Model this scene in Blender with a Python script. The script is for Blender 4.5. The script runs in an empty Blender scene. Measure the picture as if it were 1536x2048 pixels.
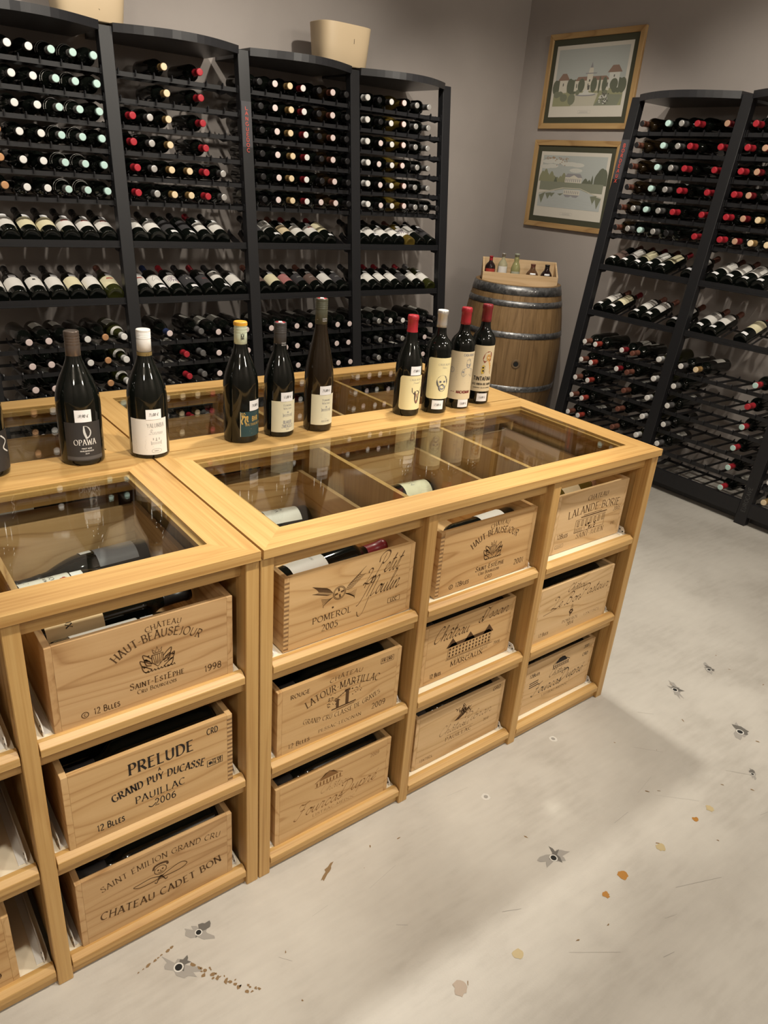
import bpy, math, random
from mathutils import Vector, Matrix
D = bpy.data
SC = bpy.context.scene
COL = SC.collection
rnd = random.Random(7)
PI = math.pi

# ------------------------------------------------------------------ camera, exposure
cam = D.cameras.new('camera'); co = D.objects.new('camera', cam); COL.objects.link(co)
co.location = (-0.59081, -1.07611, 1.52236)
co.rotation_euler = (1.142954, -0.074004, -0.645551)
cam.sensor_fit = 'VERTICAL'; cam.sensor_height = 36.0; cam.sensor_width = 27.0
cam.lens = 1477.42 / 2048 * 36.0
cam.clip_start = 0.02
SC.camera = co
vs = SC.view_settings
vs.view_transform = 'Standard'; vs.look = 'None'; vs.gamma = 1.0; vs.use_curve_mapping = False
vs.exposure = -0.08
SC.cycles.max_bounces = 8; SC.cycles.transparent_max_bounces = 12; SC.cycles.glossy_bounces = 4
SC.cycles.sample_clamp_indirect = 6.0
SC.cycles.use_denoising = True

w = D.worlds.new('room_air'); SC.world = w; w.use_nodes = True
w.node_tree.nodes['Background'].inputs[0].default_value = (0.9, 0.85, 0.8, 1)
w.node_tree.nodes['Background'].inputs[1].default_value = 0.0

WARM = (1.0, 0.93, 0.80)
def spot(name, loc, aim, watt, deg, blend=0.35, radius=0.03, col=WARM):
    l = D.lights.new(name, 'SPOT'); l.energy = watt; l.color = col
    l.spot_size = math.radians(deg); l.spot_blend = blend; l.shadow_soft_size = radius
    o = D.objects.new(name, l); COL.objects.link(o)
    o.location = loc
    o.rotation_euler = (Vector(aim) - Vector(loc)).to_track_quat('-Z', 'Y').to_euler()
    return o
def lamp(name, loc, watt, radius=0.1, col=WARM):
    l = D.lights.new(name, 'POINT'); l.energy = watt; l.color = col; l.shadow_soft_size = radius
    o = D.objects.new(name, l); COL.objects.link(o); o.location = loc
    return o
# track spots above the island, a second track in front of it, and wall-washers on the racks
spot('track_spot', (1.25, 0.82, 2.75), (0.95, 0.45, 0.6), 150, 78, 0.5, 0.07)
spot('track_spot', (0.1, 1.5, 2.75), (0.1, 0.7, 0.8), 55, 60, 0.6, 0.06)
for x, p in ((-0.1, 120), (0.75, 130), (1.75, 120)):
    spot('track_spot', (x, -0.78, 2.75), (x - 0.45, 0.30, 0.42), p, 46, 0.5, 0.05)
for x, p in ((-0.3, 95), (0.7, 85), (1.7, 85)):
    spot('track_spot', (x, 1.25, 2.8), (x, 3.0, 1.15), p, 84, 0.7)
for y, p in ((0.0, 70), (1.0, 80)):
    spot('track_spot', (1.95, y, 2.8), (3.6, y, 1.0), p, 84, 0.7)
spot('track_spot', (2.2, 1.5, 2.8), (3.35, 2.75, 0.9), 95, 80, 0.8)  # wash spot added to brighten the wall and barrel in the corner
lamp('fill_lamp', (-1.6, -1.9, 2.6), 58, 0.15)  # point lamps added as ambient fill, no known fixtures at these positions
lamp('fill_lamp', (1.5, -2.3, 2.6), 65, 0.15)
lamp('fill_lamp', (2.6, -0.9, 2.7), 30, 0.15)

# ------------------------------------------------------------------ materials
MATS = {}
def mat(name, col, rough=0.5, metal=0.0, spec=0.5, coat=0.0):
    if name in MATS: return MATS[name]
    m = D.materials.new(name); m.use_nodes = True
    b = m.node_tree.nodes['Principled BSDF']
    b.inputs['Base Color'].default_value = (*col, 1); b.inputs['Roughness'].default_value = rough
    b.inputs['Metallic'].default_value = metal; b.inputs['Specular IOR Level'].default_value = spec
    b.inputs['Coat Weight'].default_value = coat
    MATS[name] = m
    return m
def nodes_of(m):
    nt = m.node_tree
    return nt, nt.nodes, nt.links, nt.nodes['Principled BSDF']
def ramp(nt, stops):
    r = nt.nodes.new('ShaderNodeValToRGB')
    e = r.color_ramp.elements
    while len(e) > 1: e.remove(e[0])
    e[0].position = stops[0][0]; e[0].color = (*stops[0][1], 1)
    for p, c in stops[1:]:
        k = e.new(p); k.color = (*c, 1)
    return r
def wood(name, light, mid, dark, axis, fine=90.0, ring=9.0, rough=0.42, rings=7.0, contrast=0.5, spec=0.4, along=1.0):
    """plain-sawn timber: contour lines of a stretched noise make the growth rings, fine fibre noise runs along AXIS of the object"""
    m = mat(name, mid, rough, spec=spec); nt, N, L, b = nodes_of(m)
    tc = N.new('ShaderNodeTexCoord'); oi = N.new('ShaderNodeObjectInfo')
    off = N.new('ShaderNodeVectorMath'); off.operation = 'SCALE'; off.inputs[0].default_value = (3.7, 5.1, 7.3)
    L.new(oi.outputs['Random'], off.inputs['Scale'])
    add = N.new('ShaderNodeVectorMath'); L.new(tc.outputs['Object'], add.inputs[0]); L.new(off.outputs[0], add.inputs[1])
    def mapped(along, across):
        mp = N.new('ShaderNodeMapping'); s = [across] * 3; s['xyz'.index(axis)] = along
        mp.inputs['Scale'].default_value = s; L.new(add.outputs[0], mp.inputs['Vector']); return mp
    def noise(along, across, detail, rough_=0.5):
        n = N.new('ShaderNodeTexNoise'); n.inputs['Scale'].default_value = 1.0; n.inputs['Detail'].default_value = detail; n.inputs['Roughness'].default_value = rough_
        L.new(mapped(along, across).outputs[0], n.inputs['Vector']); return n
    n1 = noise(2.5, fine, 4, 0.6); n2 = noise(along, ring, 1.5, 0.4); n3 = noise(0.8, 5, 2)
    k = N.new('ShaderNodeMath'); k.operation = 'MULTIPLY'; k.inputs[1].default_value = rings; L.new(n2.outputs['Fac'], k.inputs[0])
    fr = N.new('ShaderNodeMath'); fr.operation = 'FRACT'; L.new(k.outputs[0], fr.inputs[0])
    rr = ramp(nt, [(0.0, (0.15,) * 3), (0.10, (0.62,) * 3), (0.55, (0.72,) * 3), (0.88, (0.45,) * 3), (1.0, (0.15,) * 3)]); L.new(fr.outputs[0], rr.inputs[0])
    mx = N.new('ShaderNodeMix'); mx.data_type = 'FLOAT'; mx.inputs['Factor'].default_value = contrast
    L.new(n1.outputs['Fac'], mx.inputs[2]); L.new(rr.outputs[0], mx.inputs[3])
    mx2 = N.new('ShaderNodeMix'); mx2.data_type = 'FLOAT'; mx2.inputs['Factor'].default_value = 0.3
    L.new(mx.outputs[0], mx2.inputs[2]); L.new(n3.outputs['Fac'], mx2.inputs[3])
    r = ramp(nt, [(0.30, dark), (0.5, mid), (0.66, light)])
    L.new(mx2.outputs[0], r.inputs[0]); L.new(r.outputs[0], b.inputs['Base Color'])
    bp = N.new('ShaderNodeBump'); bp.inputs['Strength'].default_value = 0.08; bp.inputs['Distance'].default_value = 0.002
    L.new(n1.outputs['Fac'], bp.inputs['Height']); L.new(bp.outputs[0], b.inputs['Normal'])
    return m
OAK_L, OAK_M, OAK_D = (0.62, 0.395, 0.155), (0.53, 0.315, 0.11), (0.37, 0.19, 0.055)
OAK = {a: wood('oak_' + a, OAK_L, OAK_M, OAK_D, a, fine=150, ring=14, rings=5, contrast=0.25, along=0.8) for a in 'xyz'}
PINE_T = {}
PINES = {'pale': ((0.68, 0.475, 0.265), (0.61, 0.41, 0.21), (0.45, 0.27, 0.115)),
         'honey': ((0.64, 0.42, 0.205), (0.57, 0.355, 0.16), (0.40, 0.215, 0.08)),
         'brown': ((0.58, 0.38, 0.195), (0.51, 0.315, 0.148), (0.33, 0.175, 0.07))}
def pine(tone, axis):
    k = tone + axis
    if k not in PINE_T:
        a, b, c = PINES[tone]
        PINE_T[k] = wood('pine_%s_%s' % (tone, axis), a, b, c, axis, fine=70, ring=11, rings=9, rough=0.6, contrast=0.55, spec=0.25, along=1.3)
    return PINE_T[k]
M_TRAY = mat('pale_tray_board', (0.82, 0.72, 0.55), 0.5)
M_WHITEMETAL = mat('white_metal', (0.8, 0.77, 0.72), 0.35)
M_DARK = mat('dark_hole', (0.01, 0.01, 0.01), 0.8)
M_BLACK = mat('black_steel', (0.014, 0.014, 0.016), 0.42, spec=0.45)
M_BLACKTOP = mat('black_lacquer', (0.022, 0.022, 0.025), 0.3, spec=0.5)
M_SIGN = mat('sign_grey', (0.05, 0.048, 0.055), 0.5)
M_SIGNRED = mat('sign_red', (0.55, 0.075, 0.05), 0.5)
M_EMBOSS = mat('emboss_grey', (0.07, 0.07, 0.07), 0.4)
M_BURN = mat('burnt_ink', (0.10, 0.052, 0.022), 0.75, spec=0.2)
M_BURNLIGHT = mat('light_burnt_ink', (0.25, 0.125, 0.045), 0.75, spec=0.2)
M_INK = mat('black_ink', (0.025, 0.02, 0.018), 0.7, spec=0.2)
M_PAPER = mat('white_paper', (0.78, 0.75, 0.71), 0.55)
M_CREAM = mat('cream_paper', (0.78, 0.71, 0.48), 0.55)
M_TAG = mat('tag_paper', (0.85, 0.84, 0.86), 0.5)
M_GLASS_DARK = mat('dark_bottle_glass', (0.004, 0.005, 0.004), 0.06, spec=0.55)
M_GLASS_BROWN = mat('brown_bottle_glass', (0.018, 0.011, 0.005), 0.06, spec=0.55)
M_GLASS_OLIVE = mat('olive_bottle_glass', (0.11, 0.075, 0.015), 0.08, spec=0.55)
M_GLASS_GREEN = mat('green_bottle_glass', (0.03, 0.032, 0.008), 0.07, spec=0.55)
def pane_material():
    m = D.materials.new('clear_pane'); m.use_nodes = True; nt = m.node_tree; N = nt.nodes; L = nt.links
    N.remove(N['Principled BSDF'])
    t = N.new('ShaderNodeBsdfTransparent'); t.inputs[0].default_value = (0.93, 0.95, 0.93, 1)
    g = N.new('ShaderNodeBsdfGlossy'); g.inputs['Roughness'].default_value = 0.004
    fr = N.new('ShaderNodeFresnel'); ge = N.new('ShaderNodeNewGeometry'); io = N.new('ShaderNodeMapRange')
    io.inputs['To Min'].default_value = 1.5; io.inputs['To Max'].default_value = 1 / 1.5     # a thin pane: no total reflection at its far face
    L.new(ge.outputs['Backfacing'], io.inputs['Value']); L.new(io.outputs[0], fr.inputs['IOR'])
    mx = N.new('ShaderNodeMixShader')
    L.new(fr.outputs[0], mx.inputs[0]); L.new(t.outputs[0], mx.inputs[1]); L.new(g.outputs[0], mx.inputs[2])
    L.new(mx.outputs[0], N['Material Output'].inputs[0])
    return m
M_PANE = pane_material()

# ------------------------------------------------------------------ mesh helpers
class G:
    def __init__(s): s.v = []; s.f = []; s.mi = []; s.sm = []
    def add(s, vs_, fs, mi=0, smooth=False, M=None):
        n = len(s.v)
        s.v += [tuple(M @ Vector(p)) if M is not None else tuple(p) for p in vs_]
        for f in fs: s.f.append([i + n for i in f]); s.mi.append(mi); s.sm.append(smooth)
        return s
    def box(s, x0, y0, z0, x1, y1, z1, mi=0, M=None):
        p = [(x0, y0, z0), (x1, y0, z0), (x1, y1, z0), (x0, y1, z0), (x0, y0, z1), (x1, y0, z1), (x1, y1, z1), (x0, y1, z1)]
        return s.add(p, [(0, 3, 2, 1), (4, 5, 6, 7), (0, 1, 5, 4), (1, 2, 6, 5), (2, 3, 7, 6), (3, 0, 4, 7)], mi, M=M)
    def prism(s, poly, fn, d0, d1, mi=0, M=None):
        """polygon POLY extruded: FN(u, v, d) -> point"""
        n = len(poly)
        p = [fn(u, v, d0) for u, v in poly] + [fn(u, v, d1) for u, v in poly]
        fs = [list(range(n))[::-1], list(range(n, 2 * n))] + [(i, (i + 1) % n, n + (i + 1) % n, n + i) for i in range(n)]
        return s.add(p, fs, mi, M=M)
    def lathe(s, prof, n=24, mi=0, M=None, sx=1.0, sy=1.0, smooth=True):
        p = []; rings = []
        for r, z in prof:
            if r < 1e-6: rings.append([len(p)]); p.append((0, 0, z))
            else:
                rings.append(list(range(len(p), len(p) + n)))
                p += [(r * sx * math.cos(2 * PI * k / n), r * sy * math.sin(2 * PI * k / n), z) for k in range(n)]
        fs = []
        for a, b in zip(rings, rings[1:]):
            for k in range(n):
                k2 = (k + 1) % n
                if len(a) == 1 and len(b) == 1: continue
                if len(a) == 1: fs.append((a[0], b[k2], b[k]))
                elif len(b) == 1: fs.append((a[k], a[k2], b[0]))
                else: fs.append((a[k], a[k2], b[k2], b[k]))
        return s.add(p, fs, mi, smooth, M)
    def tube(s, p0, p1, r, n=8, mi=0):
        a, b = Vector(p0), Vector(p1); d = b - a
        M = Matrix.Translation(a) @ d.to_track_quat('Z', 'Y').to_matrix().to_4x4()
        return s.lathe([(0, 0), (r, 0), (r, d.length), (0, d.length)], n, mi, M, smooth=False)
    def obj(s, name, mats, parent=None, loc=(0, 0, 0), rot=(0, 0, 0), bevel=0.0):
        me = D.meshes.new(name); me.from_pydata(s.v, [], s.f); me.update()
        for m in (mats if isinstance(mats, (list, tuple)) else [mats]): me.materials.append(m)
        me.polygons.foreach_set('material_index', s.mi); me.polygons.foreach_set('use_smooth', s.sm)
        return link(name, me, parent, loc, rot, bevel)
def link(name, me, parent=None, loc=(0, 0, 0), rot=(0, 0, 0), bevel=0.0):
    o = D.objects.new(name, me); COL.objects.link(o)
    o.location = loc; o.rotation_euler = rot
    if parent: o.parent = parent
    if bevel:
        b = o.modifiers.new('edge', 'BEVEL'); b.width = bevel; b.segments = 1; b.limit_method = 'ANGLE'; b.angle_limit = 0.7
    return o
def tag(o, label, cat, group=None):
    o['label'] = label; o['category'] = cat
    if group: o['group'] = group
    return o
def thing(name, label, cat, loc=(0, 0, 0), rz=0.0, group=None):
    o = link(name, None, None, loc, (0, 0, rz)); o.empty_display_size = 0.05
    return tag(o, label, cat, group)
def structure(o): o['kind'] = 'structure'; return o
def copy_tree(o, parent=None):
    c = o.copy(); COL.objects.link(c); c.parent = parent
    for ch in o.children: copy_tree(ch, c)
    return c

# ------------------------------------------------------------------ lettering: single-stroke alphabets drawn with a broad nib
def arc(cx, cy, rx, ry, a0, a1, n=12):
    return [(cx + rx * math.cos(math.radians(a0 + (a1 - a0) * k / n)), cy + ry * math.sin(math.radians(a0 + (a1 - a0) * k / n))) for k in range(n + 1)]
def crom(p, n=6):
    out = []
    for i in range(len(p) - 1):
        a = p[max(i - 1, 0)]; b = p[i]; c = p[i + 1]; d = p[min(i + 2, len(p) - 1)]
        for k in range(n):
            t = k / n
            out.append(tuple(0.5 * (2 * b[j] + (c[j] - a[j]) * t + (2 * a[j] - 5 * b[j] + 4 * c[j] - d[j]) * t * t + (3 * b[j] - a[j] - 3 * c[j] + d[j]) * t ** 3) for j in (0, 1)))
    out.append(p[-1]); return out
S_ = crom([(.52, .84), (.42, .97), (.28, 1), (.12, .9), (.11, .72), (.28, .57), (.46, .45), (.54, .25), (.44, .06), (.28, 0), (.13, .05), (.06, .2)])
CAPS = {
 'A': (.72, [[(.04, 0), (.36, 1)], [(.36, 1), (.68, 0)], [(.16, .36), (.56, .36)]]),
 'B': (.66, [[(.12, 0), (.12, 1)], [(.12, 1), (.33, 1)] + arc(.33, .76, .2, .24, 90, -90) + [(.12, .52)], [(.12, .52), (.36, .52)] + arc(.36, .26, .23, .26, 90, -90) + [(.12, 0)]]),
 'C': (.74, [arc(.42, .5, .36, .5, 48, 312, 18)]),
 'D': (.78, [[(.12, 0), (.12, 1)], [(.12, 1), (.32, 1)] + arc(.32, .5, .38, .5, 90, -90, 14) + [(.12, 0)]]),
 'E': (.62, [[(.12, 0), (.12, 1)], [(.12, 1), (.55, 1)], [(.12, .52), (.46, .52)], [(.12, 0), (.57, 0)]]),
 'F': (.58, [[(.12, 0), (.12, 1)], [(.12, 1), (.54, 1)], [(.12, .52), (.45, .52)]]),
 'G': (.80, [arc(.42, .5, .36, .5, 48, 330, 18), [(.74, .25), (.74, .45)], [(.52, .45), (.76, .45)]]),
 'H': (.78, [[(.12, 0), (.12, 1)], [(.66, 0), (.66, 1)], [(.12, .52), (.66, .52)]]),
 'I': (.26, [[(.13, 0), (.13, 1)]]),
 'J': (.42, [[(.28, 1), (.28, .15)] + arc(.14, .15, .14, .15, 0, -120, 6)]),
 'K': (.70, [[(.12, 0), (.12, 1)], [(.62, 1), (.12, .45)], [(.27, .6), (.66, 0)]]),
 'L': (.58, [[(.12, 0), (.12, 1)], [(.12, 0), (.55, 0)]]),
 'M': (.92, [[(.1, 0), (.14, 1)], [(.14, 1), (.46, .08)], [(.46, .08), (.78, 1)], [(.78, 1), (.82, 0)]]),
 'N': (.80, [[(.12, 0), (.12, 1)], [(.12, 1), (.68, 0)], [(.68, 0), (.68, 1)]]),
 'O': (.84, [arc(.42, .5, .37, .5, 90, 450, 22)]),
 'P': (.62, [[(.12, 0), (.12, 1)], [(.12, 1), (.34, 1)] + arc(.34, .73, .22, .27, 90, -90) + [(.12, .46)]]),
 'Q': (.84, [arc(.42, .5, .37, .5, 90, 450, 22), [(.5, .18), (.8, -.12)]]),
 'R': (.70, [[(.12, 0), (.12, 1)], [(.12, 1), (.34, 1)] + arc(.34, .74, .22, .26, 90, -90) + [(.12, .48)], [(.3, .48), (.66, 0)]]),
 'S': (.62, [S_]),
 'T': (.68, [[(.34, 0), (.34, 1)], [(.03, 1), (.65, 1)]]),
 'U': (.76, [[(.12, 1), (.12, .3)] + arc(.38, .3, .26, .3, 180, 360) + [(.64, 1)]]),
 'V': (.70, [[(.03, 1), (.35, 0)], [(.35, 0), (.67, 1)]]),
 'W': (1.0, [[(.03, 1), (.28, 0)], [(.28, 0), (.5, .9)], [(.5, .9), (.74, 0)], [(.74, 0), (.97, 1)]]),
 'X': (.70, [[(.05, 1), (.65, 0)], [(.65, 1), (.05, 0)]]),
 'Y': (.68, [[(.03, 1), (.34, .48)], [(.65, 1), (.34, .48)], [(.34, .48), (.34, 0)]]),
 'Z': (.62, [[(.06, 1), (.56, 1), (.06, 0), (.58, 0)]]),
 '0': (.60, [arc(.3, .5, .23, .5, 90, 450, 18)]),
 '1': (.40, [[(.08, .8), (.24, 1), (.24, 0)]]),
 '2': (.58, [arc(.29, .73, .21, .27, 165, -40, 10) + [(.06, 0), (.54, 0)]]),
 '3': (.56, [arc(.26, .75, .2, .25, 150, -90, 10) + arc(.26, .25, .23, .26, 85, -150, 10)]),
 '4': (.60, [[(.42, 0), (.42, 1), (.05, .3), (.57, .3)]]),
 '5': (.56, [[(.5, 1), (.14, 1), (.12, .56)] + arc(.27, .31, .23, .31, 115, -150, 12)]),
 '6': (.58, [crom([(.48, .95), (.26, .85), (.1, .55), (.08, .3), (.18, .03), (.34, 0), (.5, .14), (.5, .4), (.34, .56), (.18, .5), (.08, .3)])]),
 '7': (.56, [[(.05, 1), (.54, 1), (.22, 0)]]),
 '8': (.58, [arc(.29, .76, .19, .24, 270, 630, 14), arc(.29, .26, .23, .26, 90, 450, 14)]),
 '9': (.58, [crom([(.1, .05), (.32, .15), (.48, .45), (.5, .7), (.4, .97), (.24, 1), (.08, .86), (.08, .6), (.24, .44), (.4, .5), (.5, .7)])]),
 '-': (.40, [[(.06, .42), (.34, .42)]]), '.': (.22, [[(.1, 0), (.12, .07)]]), ',': (.22, [[(.13, .08), (.07, -.14)]]),
 "'": (.2, [[(.12, 1), (.08, .78)]]), ' ': (.34, []), '&': (.5, [S_]),
 '\u20ac': (.70, [arc(.44, .5, .3, .5, 55, 305, 14), [(.04, .6), (.5, .6)], [(.04, .42), (.46, .42)]]),
}
for ch_, base, st in (('\u00c9', 'E', [(.3, 1.1), (.46, 1.28)]), ('\u00c8', 'E', [(.46, 1.1), (.3, 1.28)]), ('\u00c2', 'A', [(.2, 1.1), (.36, 1.26), (.52, 1.1)])):
    CAPS[ch_] = (CAPS[base][0], CAPS[base][1] + [st])
LOW = {
 'a': (.52, [[(.40, .36), (.27, .45), (.11, .33), (.08, .13), (.18, 0), (.32, .12), (.42, .42), (.40, .12), (.46, 0), (.56, .12)]]),
 'b': (.46, [[(0, .1), (.2, .6), (.26, .95), (.18, 1.0), (.11, .7), (.1, .15), (.2, 0), (.36, .12), (.38, .34), (.3, .43), (.24, .36), (.5, .38)]]),
 'c': (.40, [[(.36, .37), (.26, .45), (.1, .3), (.09, .1), (.2, 0), (.42, .14)]]),
 'd': (.54, [[(.40, .36), (.27, .45), (.11, .33), (.08, .13), (.18, 0), (.32, .12), (.48, 1.0)], [(.48, 1), (.42, .3), (.42, .06), (.5, 0), (.58, .12)]]),
 'e': (.38, [[(0, .1), (.2, .2), (.31, .33), (.24, .45), (.12, .33), (.09, .12), (.2, 0), (.42, .14)]]),
 'h': (.52, [[(0, .1), (.2, .6), (.27, .95), (.19, 1.0), (.12, .6), (.08, 0)], [(.09, .15), (.24, .42), (.36, .38), (.36, .08), (.44, 0), (.56, .12)]]),
 'i': (.26, [[(0, .1), (.13, .44), (.11, .08), (.18, 0), (.3, .12)], [(.19, .62), (.21, .68)]]),
 'l': (.26, [[(0, .1), (.2, .6), (.27, .95), (.19, 1.0), (.11, .6), (.11, .08), (.18, 0), (.3, .12)]]),
 'm': (.74, [[(0, .1), (.1, .44), (.08, 0)], [(.09, .2), (.22, .44), (.3, .4), (.28, 0)], [(.29, .2), (.43, .44), (.52, .4), (.5, .1), (.58, 0), (.76, .12)]]),
 'n': (.52, [[(0, .1), (.1, .44), (.08, 0)], [(.09, .2), (.24, .44), (.35, .4), (.33, .1), (.4, 0), (.56, .12)]]),
 'o': (.44, [[(.28, .44), (.12, .34), (.09, .12), (.2, 0), (.34, .12), (.35, .34), (.26, .44), (.46, .36)]]),
 'p': (.48, [[(0, .1), (.12, .44), (.04, -.36)], [(.1, .25), (.24, .44), (.38, .36), (.36, .1), (.24, 0), (.12, .06)], [(.3, 0), (.52, .12)]]),
 'r': (.40, [[(0, .1), (.12, .46), (.2, .42), (.3, .42), (.25, .1), (.32, 0), (.42, .12)]]),
 's': (.36, [[(0, .1), (.2, .46), (.28, .2), (.22, 0), (.08, .04)], [(.22, 0), (.4, .12)]]),
 't': (.30, [[(0, .1), (.2, .85), (.14, .1), (.2, 0), (.34, .12)], [(.04, .56), (.32, .6)]]),
 'u': (.52, [[(0, .1), (.1, .44), (.08, .1), (.16, 0), (.3, .12), (.4, .44)], [(.4, .44), (.37, .08), (.44, 0), (.56, .12)]]),
 'v': (.44, [[(0, .1), (.1, .42), (.16, .05), (.22, 0), (.36, .3), (.34, .44), (.46, .38)]]),
}
for ch_, base, st in (('\u00e9', 'e', [(.22, .58), (.34, .74)]), ('\u00e2', 'a', [(.16, .56), (.3, .72), (.42, .56)])):
    LOW[ch_] = (LOW[base][0], LOW[base][1] + [st])
SCRIPTCAP = {
 'L': (.72, [[(.1, .75), (.02, .9), (.2, 1.02), (.42, .9), (.34, .5), (.16, .1), (0, .02), (.06, .12), (.3, .06), (.62, 0), (.74, .12)]]),
 'P': (.66, [[(.34, .98), (.26, .4), (.12, -.1), (.0, -.02)], [(.02, .6), (-.04, .9), (.26, 1.1), (.6, 1.0), (.64, .7), (.44, .5), (.3, .55)]]),
 'M': (.98, [[(-.12, .5), (-.1, .75), (.1, .9), (.26, .86), (.16, .2), (.0, -.25), (-.16, -.35)], [(.26, .86), (.5, .92), (.42, 0)], [(.45, .3), (.6, .85), (.82, .9), (.74, .06), (.84, 0), (.98, .12)]]),
 'C': (.66, [[(.52, .8), (.58, .98), (.36, 1.02), (.1, .6), (.08, .2), (.24, 0), (.5, .1), (.64, .3)]]),
 'I': (.5, [[(.02, .7), (.1, .95), (.3, .85), (.46, 1.0)], [(.36, .92), (.28, .3), (.1, 0), (-.04, .1)]]),
 'F': (.62, [[(-.02, .8), (.06, .98), (.3, .9), (.66, 1.02)], [(.42, .94), (.32, .4), (.14, -.06), (-.06, .0), (.0, .1)], [(.18, .5), (.48, .54)]]),
 'D': (.78, [[(.3, .96), (.2, .3), (.06, .04), (.3, .0), (.62, .2), (.74, .6), (.56, .95), (.2, 1.0), (-.04, .84), (.04, .7)]]),
 'B': (.7, [[(.3, .96), (.2, .4), (.04, 0), (-.06, .08)], [(.0, .75), (.1, .98), (.4, 1.02), (.58, .84), (.46, .6), (.26, .54), (.54, .46), (.6, .2), (.4, 0), (.18, .08)]]),
}
class Ink:
    """flat marks on a surface: quads in (u, v) that a mapping lays onto the surface"""
    def __init__(s): s.q = []; s.mi = []; s.c = 0
    def line(s, pts, wd, nib=None, closed=False):
        if closed: pts = list(pts) + [pts[0]]
        n = len(pts)
        if n < 2: return s
        nrm = []; wid = []
        for i in range(n - 1):
            dx = pts[i + 1][0] - pts[i][0]; dy = pts[i + 1][1] - pts[i][1]; l = math.hypot(dx, dy) or 1e-9
            nrm.append((-dy / l, dx / l))
            wid.append(wd if nib is None else wd * max(nib[1], abs(math.sin(math.atan2(dy, dx) - nib[0]))))
        L_, R_ = [], []
        for i in range(n):
            a = nrm[max(i - 1, 0)]; b = nrm[min(i, n - 2)]
            wdt = (wid[max(i - 1, 0)] + wid[min(i, n - 2)]) / 4
            mx, my = a[0] + b[0], a[1] + b[1]; ml = math.hypot(mx, my)
            if ml < 0.5: mx, my, ml = b[0], b[1], 1
            mx /= ml; my /= ml
            L_.append((pts[i][0] + mx * wdt, pts[i][1] + my * wdt)); R_.append((pts[i][0] - mx * wdt, pts[i][1] - my * wdt))
        for i in range(n - 1): s.q.append([R_[i], R_[i + 1], L_[i + 1], L_[i]]); s.mi.append(s.c)
        return s
    def fill(s, pts): s.q.append(list(pts)); s.mi.append(s.c); return s
    def rect(s, u0, v0, u1, v1): return s.fill([(u0, v0), (u1, v0), (u1, v1), (u0, v1)])
    def disc(s, u, v, r, ry=None, n=16): return s.fill(arc(u, v, r, ry or r, 0, 360 - 360 / n, n - 1))
    def text(s, t, cx, cy, h, style='serif', width=None, R=None, shear=0.0, wt=0.15, gap=0.10, small=None, rot=0.0):
        """T centred on (CX, CY baseline); WIDTH fits it; R bends it on a circle (R > 0 arches up); SMALL: lower case drawn as small capitals"""
        glyphs = []; x = 0.0
        for ch in t:
            sc = 1.0
            if style == 'script':
                w_, st = (SCRIPTCAP.get(ch) or LOW.get(ch) or CAPS.get(ch) or CAPS[' '])
                st = [crom(p, 5) if len(p) > 2 else p for p in st] if (ch in SCRIPTCAP or ch in LOW) else st
                glyphs.append((x, sc, st)); x += w_ * (1.0 if ch in LOW else 1.05); continue
            if ch.islower():
                sc = small or 0.74; ch = ch.upper()
            w_, st = CAPS.get(ch, CAPS[' '])
            glyphs.append((x, sc, st)); x += w_ * sc + gap
        tot = x * h; kx = (width / tot) if width else 1.0
        ca, sa = math.cos(rot), math.sin(rot)
        for gx, sc, st in glyphs:
            for p in st:
                pts = []
                for (u, v) in p:
                    U = (gx + u * sc) * h * kx - x * h * kx / 2 + shear * v * sc * h; V = v * sc * h
                    if R:
                        a = U / abs(R)
                        if R > 0: U, V = (R + V) * math.sin(a), (R + V) * math.cos(a) - R
                        else: U, V = (-R - V) * math.sin(a), -R - (-R - V) * math.cos(a)
                    pts.append((cx + U * ca - V * sa, cy + U * sa + V * ca))
                if style == 'serif':
                    s.line(pts, wt * h, (0.45, 0.38))
                    if len(p) == 2 or (abs(p[0][0] - p[-1][0]) < 1e-6 and False):
                        for e, (u, v) in ((0, p[0]), (-1, p[-1])):
                            if (abs(v) < 1e-6 or abs(v - 1) < 1e-6) and abs(p[0][1] - p[1][1]) > 0.6:
                                a = pts[e]; b = pts[-1 - e] if e == 0 else pts[0]
                                dx, dy = a[0] - b[0], a[1] - b[1]; l = math.hypot(dx, dy); k = 0.13 * h * sc
                                nx, ny = -dy / l, dx / l
                                s.line([(a[0] - nx * k, a[1] - ny * k), (a[0] + nx * k, a[1] + ny * k)], 0.05 * h)
                elif style == 'script': s.line(pts, wt * h, (0.8, 0.28))
                else: s.line(pts, wt * h)
        return s
    def lines(s, u0, u1, v, dv, n, wd):
        for k in range(n):
            a = u0 + (u1 - u0) * rnd.uniform(0, .12); b = u1 - (u1 - u0) * rnd.uniform(0, .2)
            s.line([(a, v - k * dv), (b, v - k * dv)], wd)
        return s
    def build(s, name, fn, mats, parent, sub=0):
        g = G()
        for q, m in zip(s.q, s.mi): g.add([fn(u, v, m * 0.00015) for u, v in q], [tuple(range(len(q)))], m)
        return g.obj(name, mats, parent)
def flat(x0, y, z0): return lambda u, v, d=0.0: (x0 + u, y - d, z0 + v)
def cyl(r, z0=0.0, a0=0.0): return lambda u, v, d=0.0: ((r + d) * math.sin(u / r + a0), -(r + d) * math.cos(u / r + a0), z0 + v)

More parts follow.
